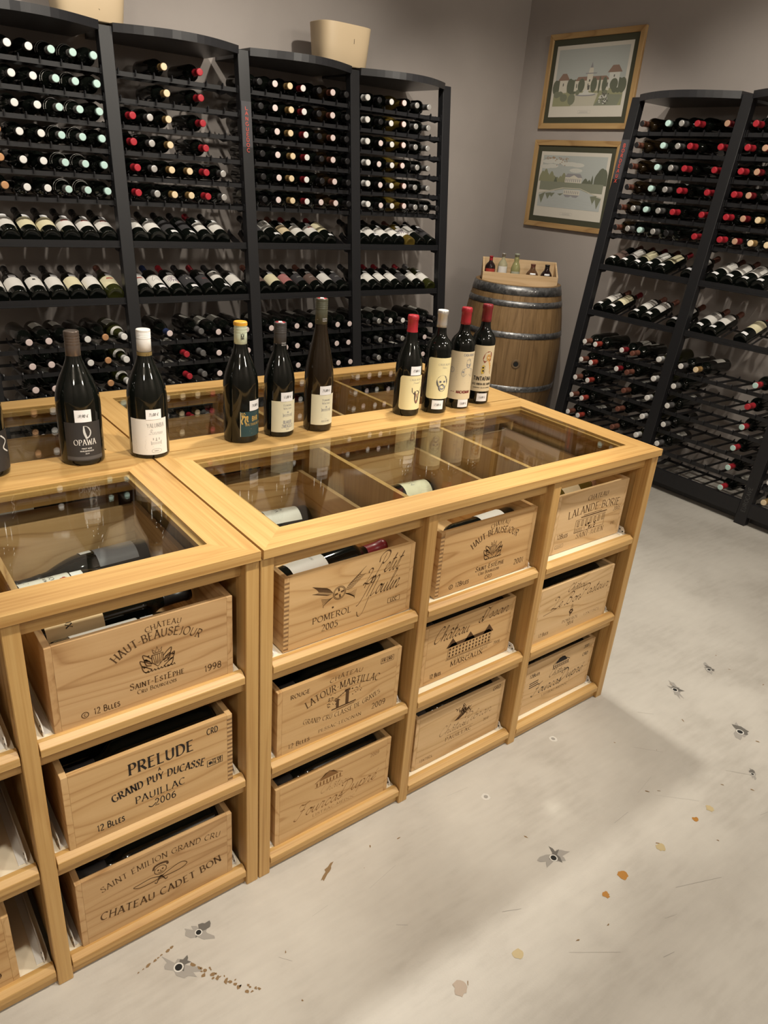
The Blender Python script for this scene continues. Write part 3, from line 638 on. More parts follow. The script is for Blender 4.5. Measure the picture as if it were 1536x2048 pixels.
def art_cut(I, w_, h):
    I.text('C', .88 * w_, .60 * h, .022, 'serif', wt=.16); I.text('LES', .85 * w_, .36 * h, .020, 'serif', wt=.16); I.text('1999', .86 * w_, .13 * h, .0155, 'serif', wt=.14)
CR = {}
def put(key, *a, **k): CR[key] = crate(*a, **k)
put('moulin', 'pine crate branded with a wheel wreath and looping script, POMEROL 2005, top of its column', .066, .034, ROWZ[0], .339, 'honey', art_moulin, joints=1)
put('latour', 'striped pine crate branded LATOUR-MARTILLAC with a tower, under the POMEROL 2005 crate', .051, .027, ROWZ[1], .338, 'honey', art_latour)
put('fourcas', 'plain honey crate with faint brown script and roof mark, bottom tray beside the seam post', .051, .029, ROWZ[2], .335, 'honey', art_fourcas(False), M_BURNLIGHT)
put('hb2001', 'pine crate branded HAUT-BEAUSÉJOUR 2001 holding a white-label bottle', .487, .039, ROWZ[0], .330, 'honey', art_hb('2001', False, True), joints=1)
put('issan', 'wavy-grained crate with a long château façade branded MARGAUX', .482, .050, ROWZ[1], .324, 'honey', art_issan)
put('pibran', 'pale crate with a leafy sprig and thin script branded PAUILLAC, low middle tray', .481, .042, ROWZ[2], .331, 'pale', art_pibran)
put('lalande', 'pale crate branded LALANDE-BORIE with a house front, high by the island corner', .917, .052, ROWZ[0], .308, 'pale', art_lalande)
put('pasteur', 'pale crate with flowing script over a small flower mark and 2014', .879, .030, ROWZ[1], .337, 'pale', art_pasteur)
put('dupre', 'smoky-grained crate with black script, roof mark and 2001, bottom tray at the island corner', .898, .045, ROWZ[2], .328, 'pale', art_fourcas(True), M_INK)
put('hb1998', 'striped crate branded HAUT-BEAUSÉJOUR 1998 with two bottles lying inside', -.388, .030, ROWZ[0], .338, 'brown', art_hb('1998', True, False))
put('prelude', 'pale crate lettered PRELUDE À GRAND PUY DUCASSE in bold black', -.392, .021, ROWZ[1], .334, 'honey', art_prelude, M_INK, joints=-1)
put('cadet', 'brown crate branded CHATEAU CADET BON around a head with ribbons', -.392, .026, ROWZ[2], .332, 'brown', art_cadet, joints=0)
put('cut_a', 'brown crate in the top tray left of the HAUT-BEAUSÉJOUR 1998 crate', -.848, .036, ROWZ[0], .335, 'brown')
put('cut_b', 'brown crate, middle tray, half cut by the photo edge beside PRELUDE', -.845, .030, ROWZ[1], .335, 'brown')
put('cut_c', 'pine crate ending in C, ES and 1999, half cut by the photo edge', -.845, .030, ROWZ[2], .335, 'honey', art_cut)
for k, (x, tone, lb) in enumerate(((.405, 'brown', 'crate turned to the black rack, under glass behind the green-label bottle'),
                                   (.795, 'honey', 'crate turned to the black rack, under glass behind the tall slim bottle'),
                                   (1.20, 'honey', 'crate turned to the black rack, under glass behind the four red-capped bottles'),
                                   (-.075, 'brown', 'crate turned to the black rack, under glass behind the white-capped bottle'),
                                   (-.49, 'honey', 'crate turned to the black rack, under glass behind the moon-label bottle'))):
    put('back%d' % k, lb, x, 2 * DP + .003 - .036, ROWZ[0], .33, tone, rz=PI)

# ------------------------------------------------------------------ bottles
NECK = .0142
def profile(kind, r, h):
    base = [(0, .007), (r * .55, .004), (r - .005, 0.0), (r - .001, .0018), (r, .006)]
    if kind == 'bordeaux':
        b = [(r, .63 * h), (r * .985, .655 * h), (r * .92, .685 * h), (r * .80, .71 * h), (r * .62, .733 * h), (.0195, .752 * h), (.0165, .775 * h), (NECK + .0008, .81 * h)]
    elif kind == 'burgundy':
        b = [(r, .47 * h), (r * .985, .51 * h), (r * .94, .555 * h), (r * .85, .605 * h), (r * .73, .655 * h), (r * .59, .705 * h), (r * .46, .75 * h), (.0172, .795 * h), (NECK + .001, .84 * h)]
    elif kind == 'flute':
        b = [(r, .40 * h), (r * .975, .455 * h), (r * .90, .52 * h), (r * .79, .585 * h), (r * .66, .65 * h), (r * .54, .71 * h), (.0175, .765 * h), (NECK + .001, .82 * h)]
    else:   # squat
        b = [(r, .56 * h), (r * .94, .64 * h), (r * .75, .71 * h), (r * .5, .76 * h), (.012, .80 * h)]
        return base + b + [(.0105, .86 * h), (.0105, .965 * h), (.0118, .967 * h), (.0118, h - .001), (0, h - .001)]
    return base + b + [(NECK, .87 * h), (NECK, .955 * h), (NECK + .0012, .958 * h), (NECK + .0012, .985 * h), (NECK, h - .001), (0, h - .001)]
def rad_at(prof, z):
    for (r0, z0), (r1, z1) in zip(prof[2:], prof[3:]):
        if z0 <= z <= z1 and z1 > z0: return r0 + (r1 - r0) * (z - z0) / (z1 - z0)
    return prof[-2][0]
def patch(g, r, u0, u1, z0, z1, rc=0.0, mi=0, n=14, a0=0.0, prof=None):
    """paper wrapped round the bottle, centred on local -y; RC rounds its corners"""
    cols = []
    us = [u0 + (u1 - u0) * k / n for k in range(n + 1)]
    if rc: us = sorted(set(us + [u0 + rc * t for t in (.08, .3, .6)] + [u1 - rc * t for t in (.08, .3, .6)]))
    for u in us:
        d = 0.0
        if rc:
            e = min(u - u0, u1 - u)
            if e < rc: d = rc - math.sqrt(max(rc * rc - (rc - e) ** 2, 0))
        za, zb = z0 + d, z1 - d
        ra, rb = (r, r) if prof is None else (rad_at(prof, za) + .0007, rad_at(prof, zb) + .0007)
        an = u / r + a0
        cols.append(((ra * math.sin(an), -ra * math.cos(an), za), (rb * math.sin(an), -rb * math.cos(an), zb)))
    v = [p for c in cols for p in c]
    g.add(v, [(2 * k, 2 * k + 2, 2 * k + 3, 2 * k + 1) for k in range(len(cols) - 1)], mi, True)
    return g
def sleeve(g, prof, h, length, mi=0, mt=1, grow=.0007, ridges=0, n=20, z1=None):
    """capsule or screw cap over the neck"""
    z0 = h - length
    p = [(rad_at(prof, z0) + .0002, z0), (rad_at(prof, z0) + grow, z0)]
    zz = sorted({z for _, z in prof if z0 < z < h - .002} | {h - .002})
    for z in zz: p.append((rad_at(prof, z) + grow, z))
    if ridges:
        R = NECK + .0018; p = [(R - .0006, z0), (R, z0), (R, z0 + length * .55)]
        for k in range(ridges):
            z = z0 + length * (.58 + .36 * k / ridges); p += [(R - .0006, z), (R + .0004, z + .002), (R, z + .004)]
        p += [(R, h - .001)]
    g.lathe(p, n, mi)
    rt = p[-1][0]
    g.lathe([(rt, p[-1][1]), (rt - .0008, h + .0004), (rt - .003, h + .0006), (0, h + .0003)], n, mt)
    return g
def capmat(n, c, rough=.38, metal=0.0): return mat('foil_' + n, c, rough, metal)
F_WHITE = capmat('white', (.80, .78, .76)); F_TIP = capmat('pinkish_tip', (.80, .66, .64)); F_TEAL_GLINT = capmat('teal_glint', (.50, .70, .66)); F_SILVER = capmat('silver', (.62, .60, .58), .32, .6)  # the teal is a light reflection on the cap ends, painted as foil colour
F_RED = capmat('red', (.42, .022, .035), .36); F_DRED = capmat('dark_red', (.22, .015, .022), .36); F_BLACK = capmat('black', (.015, .014, .015), .35); F_GOLD = capmat('gold', (.66, .42, .17), .35, .5)
F_GOLDL = capmat('pale_gold', (.80, .64, .42), .4); F_COPPER = capmat('copper', (.62, .33, .16), .4, .3); F_BLUE = capmat('navy', (.025, .04, .12), .4); F_BROWN = capmat('brown', (.16, .06, .04), .42); F_BRICK = capmat('brick', (.34, .05, .035), .42)
F_GREY = capmat('grey', (.16, .155, .155), .42, .3); F_TAN = capmat('tan', (.50, .30, .20), .45); F_YELLOW = capmat('yellow', (.75, .45, .10), .4); F_PALEGREEN = capmat('pale_green', (.60, .66, .50), .42)
F_BRONZE = capmat('bronze', (.155, .12, .10), .30, .55); F_ORANGE = capmat('orange', (.80, .40, .04), .4); F_OLIVE = capmat('olive', (.075, .075, .05), .38); F_CHAR = capmat('charcoal', (.05, .045, .045), .38)
SHAPES = {'bx': ('bordeaux', .0375, .300), 'bg': ('burgundy', .0405, .296)}
_mesh = {}
def body_mesh(shape, glass):
    k = ('body', shape, glass.name)
    if k not in _mesh:
        p = profile(*SHAPES[shape]); o = G().lathe(p, 22).obj('bottle_body', glass); _mesh[k] = o.data; D.objects.remove(o)
    return _mesh[k]
def cap_mesh(shape, key, side, tip, length, collar=None):
    k = ('cap', shape, key)
    if k not in _mesh:
        kind, r, h = SHAPES[shape]; o = sleeve(G(), profile(kind, r, h), h, length, 0, 1, n=16).obj('capsule', [side, tip]); _mesh[k] = o.data; D.objects.remove(o)
    return _mesh[k]
def label_mesh(shape, key, z0, z1, wd, m, draw=None, a0=0.0):
    k = ('label', shape, key)
    if k not in _mesh:
        r = SHAPES[shape][1] + .0006; g = G(); patch(g, r, -wd / 2, wd / 2, z0, z1, 0, 0, a0=a0)
        mats = [m]
        if draw:
            I = Ink(); I.c = 1; mats += draw(I, wd, z0, z1) or []
            fn = cyl(r, 0, a0)
            for q, mi in zip(I.q, I.mi): g.add([fn(u, v, mi * .00015) for u, v in q], [tuple(range(len(q)))], mi)
        o = g.obj('label', mats); _mesh[k] = o.data; D.objects.remove(o)
    return _mesh[k]
def tag_mesh(shape, z0, z1, u0):
    k = ('tag', shape, z0, u0)
    if k not in _mesh:
        kind, r, h = SHAPES[shape]; p = profile(kind, r, h); g = G(); patch(g, r + .0012, u0 - .016, u0 + .016, z0, z1, 0, 0, 6, prof=[(a + .0006, b) for a, b in p])
        o = g.obj('price_tag', M_TAG); _mesh[k] = o.data; D.objects.remove(o)
    return _mesh[k]
#      key: (shape, glass, side, tip, cap length, words)
LYING = {
 'w': ('bx', M_GLASS_DARK, F_CHAR, F_WHITE, .045, 'white-tipped'), 't': ('bx', M_GLASS_DARK, F_TEAL_GLINT, F_TEAL_GLINT, .03, 'teal-glint-capped'), 'T': ('bx', M_GLASS_DARK, F_SILVER, F_TEAL_GLINT, .055, 'white-collared silver-capped'),
 'c': ('bg', M_GLASS_DARK, F_COPPER, F_COPPER, .008, 'wired copper-topped'), 'k': ('bx', M_GLASS_DARK, F_BLACK, F_BLACK, .055, 'black-capped'), 'g': ('bx', M_GLASS_DARK, F_GOLD, F_GOLDL, .05, 'gold-capped'),
 'r': ('bx', M_GLASS_DARK, F_RED, F_RED, .06, 'red-capped'), 's': ('bx', M_GLASS_DARK, F_GREY, F_SILVER, .055, 'silver-capped'), 'p': ('bx', M_GLASS_DARK, F_BLACK, F_TIP, .05, 'pink-tipped'),
 'n': ('bx', M_GLASS_DARK, F_DRED, F_WHITE, .055, 'dark red white-tipped'), 'o': ('bx', M_GLASS_BROWN, F_BROWN, F_TIP, .05, 'brown-capped'), 'a': ('bg', M_GLASS_OLIVE, F_BROWN, F_TIP, .03, 'olive-glass'),
 'G': ('bg', M_GLASS_DARK, F_WHITE, F_WHITE, .05, 'white-ringed'), 'b': ('bg', M_GLASS_DARK, F_BLUE, F_TIP, .055, 'navy-capped'), 'W': ('bg', M_GLASS_GREEN, F_WHITE, F_WHITE, .045, 'white-necked'),
 'v': ('bg', M_GLASS_DARK, F_GREY, F_GREY, .06, 'grey-foiled'), 'm': ('bx', M_GLASS_DARK, F_BROWN, F_WHITE, .06, 'maroon white-tipped'), 'e': ('bx', M_GLASS_DARK, F_BRICK, F_WHITE, .055, 'brick-red-capped'),
 'u': ('bx', M_GLASS_DARK, F_BROWN, F_BROWN, .06, 'dull brown-capped'), 'S': ('bx', M_GLASS_DARK, F_GREY, F_WHITE, .055, 'grey white-ended'), 'd': ('bx', M_GLASS_BROWN, F_BROWN, F_BLACK, .055, 'dark brown-necked'),
 'R': ('bx', M_GLASS_DARK, F_RED, F_TEAL_GLINT, .055, 'red teal-glint-tipped'), 'y': ('bx', M_GLASS_BROWN, F_GOLD, F_GOLDL, .05, 'yellow-gold-capped'), 'q': ('bx', M_GLASS_DARK, F_DRED, F_TAN, .055, 'tan-ended dark red'),
}
ORD = ['first', 'second', 'third', 'fourth', 'fifth', 'sixth', 'seventh']
PAPER_L = mat('lying_label_paper', (.62, .60, .55), .6)
def lying(key, M, label, group, show_label=False, roll=0.0):
    shape, glass, side, tip, ln, words_ = LYING[key]
    o = link('wine_bottle', body_mesh(shape, glass)); o.matrix_basis = M @ Matrix.Rotation(roll, 4, 'Z')
    tag(o, label, 'bottle', group)
    link('capsule', cap_mesh(shape, key, side, tip, ln), o)
    if show_label: link('label', label_mesh(shape, 'lying', .05, .135, .085, PAPER_L), o)
    if key in 'TW':
        kind, r, h = SHAPES[shape]; pr = profile(kind, r, h); k = ('collar', shape)
        if k not in _mesh:
            g = G(); patch(g, .030, -.055, .055, .64 * h, .70 * h, 0, 0, 18, prof=pr); q = g.obj('collar_label', M_PAPER); _mesh[k] = q.data; D.objects.remove(q)
        c = link('collar_label', _mesh[k], o); c.rotation_euler.z = -roll + PI
    return o

# ------------------------------------------------------------------ black steel racks (rack-local: x along, y away from the viewer, z up)
PITCH, POST, LEANH = .6547, .0595, 2.018
def post_mesh(g, x, lean):
    pr = [(0, 0), (.045, 0), (.045 + lean * LEANH, LEANH), (lean * LEANH, LEANH)]
    g.prism(pr, lambda u, v, d: (d, u, v), x, x + POST)
def rack_bay(label, R0, x0, lean, depth, rows, displays, last=False, sign=None, emboss=False, group='black steel rack bays'):
    root = link('wine_rack', None); root.matrix_basis = R0; tag(root, label, 'wine rack', group)
    yf = lambda z: lean * z
    pst = None
    for xx in ([x0, x0 + PITCH] if last else [x0]):
        g = G(); post_mesh(g, xx, lean); p = g.obj('post', M_BLACK, root, bevel=.0015)
        pst = pst or p
    xa, xb = x0 + POST, x0 + PITCH
    # bowed top board reaching back to the wall
    yt = yf(LEANH); pts = [(xa + .0005, depth), (xb - .0005, depth)] + [(xb - .0005 - (xb - xa - .001) * k / 16, yt - .015 - .115 * math.sin(PI * k / 16)) for k in range(17)]
    G().prism(pts[::-1], lambda u, v, d: (u, v, d), LEANH - .022, LEANH + .012).obj('top_board', M_BLACKTOP, root)
    g = G(); pr = [(.004, .05), (.028, .05), (.028 + lean * .07, .122), (.004 + lean * .07, .122)]
    g.prism(pr, lambda u, v, d: (d, u, v), xa, xb); g.box(xa, .05, .01, xb, .07, .05); g.obj('plinth', M_BLACK, root)
    for z in rows:
        g = G(); y = yf(z); zb = z - .0415
        g.box(xa, y + .018, zb - .018, xb, y + .026, zb + .001); g.box(xa, y + .235, zb - .012, xb, y + .243, zb + .001)
        for k in range(8):
            xx = x0 + .11 + .0845 * (k - .5)
            if k in (0, 7): xx += .006 if k == 0 else -.006
            pr = [(y + .006, zb - .012), (y + .004, zb + .006), (y + .010, zb + .013), (y + .020, zb + .004), (y + .12, zb + .003), (y + .235, zb + .003), (y + .247, zb + .012), (y + .252, zb - .010), (y + .13, zb - .008)]
            g.prism(pr, lambda u, v, d: (d, u, v), xx - .0022, xx + .0022)
        pr = [(y + .01, zb - .02), (y + .01, zb + .012), (y + .035, zb + .002), (y + .06, zb + .006), (y + .10, zb - .004), (y + .17, zb - .004), (y + .21, zb + .006), (y + .235, zb + .001), (y + .252, zb + .014), (y + .258, zb - .012), (y + .2, zb - .026), (y + .12, zb - .018), (y + .06, zb - .03)]
        for xx in (xa, xb - .004): g.prism(pr, lambda u, v, d: (d, u, v), xx, xx + .004)
        g.obj('bottle_shelf', M_BLACK, root)
    for z in displays:
        g = G(); y = yf(z); t = math.radians(18); c, s = math.cos(t), math.sin(t)
        g.box(xa, y + .012, z - .036, xb, y + .018, z - .004); g.box(xa, y + .006, z - .034, xb, y + .03, z - .029)
        for k in range(8):
            xx = x0 + .11 + .0845 * (k - .5); xx += .005 if k == 0 else -.005 if k == 7 else 0
            fn = lambda u, v, d: (d, y + .02 + u * c - v * s, z - .034 + u * s + v * c)
            g.prism([(0, -.004), (0, .012), (.02, .004), (.19, .004), (.205, .014), (.215, -.006)], fn, xx - .002, xx + .002)
        fn = lambda u, v, d: (d, y + .02 + u * c - v * s, z - .034 + u * s + v * c)
        g.prism([(.195, -.018), (.203, -.018), (.203, -.0105), (.195, -.0105)], fn, xa, xb)
        for xx in (xa, xb - .004):
            g.prism([(0, -.02), (0, .012), (.04, .0), (.09, .008), (.15, -.004), (.2, .012), (.215, -.016), (.15, -.03), (.08, -.012), (.04, -.03)], fn, xx, xx + .004)
        g.obj('display_shelf', M_BLACK, root)
    if sign:
        txt, zs0, zs1 = sign
        g = G(); g.prism([(yf(zs0) - .0015, zs0 - .02), (yf(zs0) + .001, zs0 - .02), (yf(zs1) + .001, zs1 + .02), (yf(zs1) - .0015, zs1 + .02)], lambda u, v, d: (d, u + lean * 0, v), x0 + .003, x0 + POST - .003)
        sg = g.obj('sign_plate', M_SIGN, root)
        I = Ink(); n = len(txt); dz = (zs1 - zs0) / (n - .2)
        for k, ch in enumerate(txt): I.text(ch, 0, zs1 - dz * (k + .72), dz * .68, 'sans', .017, wt=.18, gap=0)
        I.build('lettering', lambda u, v, d=0.0: (x0 + POST * .5 + u, yf(v) - .0034, v), M_SIGNRED, sg)
    if emboss:
        I = Ink(); I.text('EUROCAVE', 0, 0, .021, 'sans', .135, wt=.13)
        I.build('embossed_lettering', lambda u, v, d=0.0: (x0 + POST * .5 - v + .010, yf(.137 + u) - .0006, .137 + u), M_EMBOSS, pst)
    return root
LTOP = [1.895 - .106 * k for k in range(6)]; LLOW = [.726 - .1075 * k for k in range(6)]
RTOP = [1.888 - .1076 * k for k in range(6)]; RLOW = [.697 - .1092 * k for k in range(6)]
LL, RL = .117, .113
LO = Matrix.Translation((0, 2.4217, 0))
RO = Matrix.Translation((3.09, 1.868, 0)) @ Matrix.Rotation(-PI / 2, 4, 'Z')
LDEP, RDEP = YW - 2.4217 - .004, XW - 3.09 - .004
LDISP, RDISP = [1.158, .905], [1.145, .884]
BAYS = [  # (rack, x0, words, top rows, low rows)
 ('L', -.0111, 'bay of white-collared bottles at the photo edge', ['..wwTTt', '..wwTTt', '..wwTTt', '.cwwTTt', '.cwwTTt', '.cwwTTt'], ['.ppkwcW', '.ppkwcW', '.ppkwcW', '.ppkwcW', '.ppk.cW']),
 ('L', .6436, 'half-empty bay beside the LANGUEDOC post', ['..g.r..', '..g.r..', 'rsg.r..', 'rsg.r..', 'rsggrs.', 'rsggrs.'], ['.b.vpkp', '..rvpkp', '..rvpkp', '..rv.kp', '..rv.k.']),
 ('L', 1.2983, 'bay under the BONNET bucket', ['kpgnkok', 'kpgnkok', 'kpgnkok', 'kpgnkok', 'kpgnkok', 'kpgnpok'], ['ppppkpp', 'kppkkpp', 'kkpkkpp', 'kkpkkp.', 'kk.kkp.']),
 ('L', 1.953, 'end bay next to bare wall', ['Gkwass.', 'Gkwass.', 'Gpwass.', 'Gpwass.', 'Gpwass.', 'Gpwassk'], ['ksww.kk', 'ksks.pk', 'kskkkpk', 'ksk.kpk', 'k.k.kp.']),
 ('R', 0.0, 'BORDEAUX bay', ['d.tsr.q', 'd.tsr.r', 'd.tsr.r', 'd.tsr.r', 'dstsr.r', 'dstsk.r'], ['me.nu.W', 'me.nu.W', 'me..u.W', 'me..u.W', 'me..u.W']),
 ('R', PITCH, 'bay past the BORDEAUX bay', ['r......', 'rq.....', 'rq.....', 'rqk....', 'rqg....', 'rqgy...'], ['Sg...R.', 'S....r.', 'S....R.', 'S....R.', 'S....R.', '.....R.']),
 ('R', 2 * PITCH, 'cut-off bay past the embossed post', [], ['', '', '', '', 'w......', 'y......']),
]
for i, (side, x0, words_, top, low) in enumerate(BAYS):
    L_ = side == 'L'
    lab = {0: 'black steel rack bay holding white-collared bottles, cut by the photo edge', 1: 'black steel rack bay, half empty at the top, before the LANGUEDOC post',
           2: 'black steel rack bay carrying the red LANGUEDOC sign, under the BONNET bucket', 3: 'black steel rack bay at the end of the long rack, beside bare wall',
           4: 'leaning black rack bay carrying the red BORDEAUX sign', 5: 'leaning black rack bay past the BORDEAUX bay, many lower slots empty', 6: 'leaning black rack bay with embossed lettering on its foot, cut by the photo edge'}[i]
    rack_bay(lab, LO if L_ else RO, x0, LL if L_ else RL, LDEP if L_ else RDEP, (LTOP + LLOW) if L_ else (RTOP + RLOW), LDISP if L_ else RDISP,
             last=(i in (3, 6)), sign=(('LANGUEDOC', 1.575, 1.78) if i == 2 else ('BORDEAUX', 1.58, 1.785) if i == 4 else None), emboss=(i == 6))
    R0 = LO if L_ else RO; lean = LL if L_ else RL
    for part, zs, rows in (('top', LTOP if L_ else RTOP, top), ('low', LLOW if L_ else RLOW, low)):
        for rk, row in enumerate(rows):
            for sk, key in enumerate(row):
                if key == '.': continue
                shape = LYING[key][0]; r, h = SHAPES[shape][1:]
                q = random.Random(i * 1000 + rk * 50 + sk + (500 if part == 'low' else 0))
                z = zs[rk] + (r - .0385); prot = q.uniform(-.006, .016) + (.012 if sk >= 4 and L_ else 0) + (.012 if key in 'Sme' else 0)
                M = R0 @ Matrix.Translation((x0 + .11 + .0845 * sk, lean * z + h - prot, z)) @ Matrix.Rotation(PI / 2, 4, 'X')
                rowname = (ORD[rk] + ' row') if part == 'top' else (ORD[rk] + ' lower row')
                lab = '%s bottle, %s, %s slot, %s' % (LYING[key][5], rowname, ORD[sk], words_)
                shl = (part == 'low' and (not L_ or q.random() < .5)) or (i in (2, 4) and q.random() < .4)
                lying(key, M, lab, 'bottles lying in the ' + words_, shl, PI + q.uniform(-.9, .9) + (.5 if not L_ else 0))

# display shelves: base to the viewer, label up
M_ROSE = mat('rose_paper', (.42, .17, .165), .6); M_DKLAB = mat('dark_paper', (.045, .042, .045), .6); M_BRNLAB = mat('brown_paper', (.14, .09, .075), .6); M_BEIGE = mat('beige_paper', (.72, .58, .38), .6)
M_REDINK = mat('red_ink', (.42, .06, .04), .6); M_GREYINK = mat('grey_ink', (.36, .35, .34), .6); M_PURPLE = mat('purple_ink', (.12, .05, .13), .6); M_WHITEINK = mat('white_ink', (.75, .73, .70), .6)
def dl_lines(I, w_, a, b): I.lines(-w_ * .3, w_ * .3, b - .018, .008, 4, .0012); return [M_GREYINK]
def dl_red(I, w_, a, b):
    for k in range(5): I.line(crom([(-.016 + .006 * k, b - .03), (-.014 + .006 * k, b - .018), (-.008 + .006 * k, b - .024)], 4), .0042)
    I.c = 2; I.lines(-.02, .02, b - .04, .006, 3, .001); return [M_REDINK, M_GREYINK]
def dl_rays(I, w_, a, b):
    c = (.005, (a + b) / 2 + .005)
    for k in range(14):
        t = 2 * PI * k / 14; I.line(crom([(c[0] + .010 * math.cos(t), c[1] + .010 * math.sin(t)), (c[0] + .021 * math.cos(t + .15), c[1] + .021 * math.sin(t + .15)), (c[0] + .036 * math.cos(t + .3), c[1] + .032 * math.sin(t + .3))], 3), .0034)
    I.c = 2; I.rect(.012, a + .008, .017, a + .022); return [M_PURPLE, M_REDINK]
def dl_sketch(I, w_, a, b):
    I.line(crom([(-.02, b - .05), (-.01, b - .03), (.0, b - .015), (.008, b - .03), (.02, b - .055)], 5), .0016); I.line([(-.02, b - .035), (.02, b - .028)], .0014); I.line(crom([(-.018, b - .06), (0, b - .045), (.016, b - .06)], 4), .0014); return [M_INK]
def dl_grape(I, w_, a, b):
    for k in range(9): I.disc(-.012 + .004 * (k % 3), b - .02 - .004 * (k // 3), .0026)
    I.c = 2; I.lines(-.002, .024, b - .02, .006, 4, .0013); return [M_INK, M_GREYINK]
def dl_circle(I, w_, a, b): I.disc(.004, (a + b) / 2, .013, .010); I.text('MAS', 0, b - .014, .008, 'serif'); return [M_WHITEINK]
def dl_redtext(I, w_, a, b): I.text('ROUGE', 0, (a + b) / 2, .008, 'serif'); I.lines(-.02, .02, (a + b) / 2 - .01, .006, 2, .001); return [M_REDINK]
def dl_white(I, w_, a, b): I.text('CUVEE', 0, (a + b) / 2, .007, 'serif'); I.lines(-.02, .02, (a + b) / 2 - .01, .006, 2, .001); return [M_WHITEINK]
def dl_pict(I, w_, a, b):
    I.line([(-.022, b - .012), (.022, b - .012), (.022, b - .05), (-.022, b - .05)], .0012, closed=True)
    for k in range(7): I.line(crom([(-.016 + .004 * k, b - .045), (-.012 + .004 * k, b - .028), (-.016 + .005 * k, b - .018)], 4), .002)
    return [M_INK]
def dl_black(I, w_, a, b): I.disc(.0, a + .016, .013, .008); I.rect(.004, a + .012, .014, a + .02); return [M_INK]
DKIND = {  # shape, glass, cap, z0, z1, width, paper, drawing, words
 'w': ('bg', M_GLASS_DARK, F_BLACK, .045, .125, .10, M_PAPER, dl_lines, 'white-label'), 'c': ('bg', M_GLASS_DARK, F_BLACK, .045, .125, .10, M_CREAM, dl_lines, 'cream-label'),
 'e': ('bg', M_GLASS_GREEN, F_BROWN, .045, .125, .10, M_CREAM, dl_red, 'red-emblem cream-label'), 'r': ('bg', M_GLASS_DARK, F_BLACK, .045, .125, .10, M_PAPER, dl_red, 'red-emblem white-label'),
 'k': ('bx', M_GLASS_DARK, F_BLACK, .06, .15, .08, M_DKLAB, None, 'black-label'), 'n': ('bx', M_GLASS_DARK, F_DRED, .055, .135, .085, M_PAPER, dl_lines, 'small-white-label'),
 's': ('bx', M_GLASS_DARK, F_BLUE, .055, .145, .085, M_PAPER, dl_sketch, 'navy-capped sketch-label'), 'y': ('bx', M_GLASS_DARK, F_RED, .05, .14, .09, M_PAPER, dl_rays, 'red-capped ray-label'),
 'O': ('bx', M_GLASS_DARK, F_BLACK, .055, .15, .085, M_DKLAB, dl_circle, 'white-disc black-label'), 'g': ('bx', M_GLASS_DARK, F_DRED, .05, .14, .09, M_DKLAB, dl_redtext, 'red-lettered dark'),
 'h': ('bx', M_GLASS_DARK, F_BLACK, .10, .18, .085, M_PAPER, dl_grape, 'high-labelled'), 'v': ('bg', M_GLASS_DARK, F_BLACK, .045, .125, .10, M_PAPER, dl_grape, 'grape-mark white-label'),
 'p': ('bx', M_GLASS_DARK, F_DRED, .10, .185, .085, M_PAPER, dl_pict, 'picture-label'), 'b': ('bx', M_GLASS_DARK, F_BROWN, .055, .135, .09, M_BEIGE, dl_lines, 'beige-label'),
 'm': ('bx', M_GLASS_DARK, F_BLACK, .055, .135, .09, M_ROSE, dl_white, 'dusty-rose-label'), 'x': ('bx', M_GLASS_DARK, F_BROWN, .055, .135, .09, M_BRNLAB, dl_white, 'brown-label'),
 'd': ('bx', M_GLASS_DARK, F_BLACK, .055, .135, .09, M_DKLAB, dl_white, 'white-lettered dark'), 'q': ('bx', M_GLASS_OLIVE, F_BROWN, .05, .14, .09, M_PAPER, dl_rays, 'olive ray-label'),
 'z': ('bx', M_GLASS_DARK, F_BLACK, .09, .18, .085, M_PAPER, dl_black, 'black-oval white-label'), 'i': ('bx', M_GLASS_DARK, F_BROWN, .09, .185, .085, M_PAPER, dl_lines, 'long-white-label'),
 'j': ('bx', M_GLASS_DARK, F_DRED, .09, .185, .085, M_CREAM, dl_lines, 'long-cream-label'), 'f': ('bx', M_GLASS_GREEN, F_GREY, .055, .135, .09, M_PAPER, dl_lines, 'green-glass white-label'),
 'u': ('bx', M_GLASS_DARK, F_BROWN, .09, .19, .09, M_PAPER, dl_pict, 'long-pictured-label'),
}
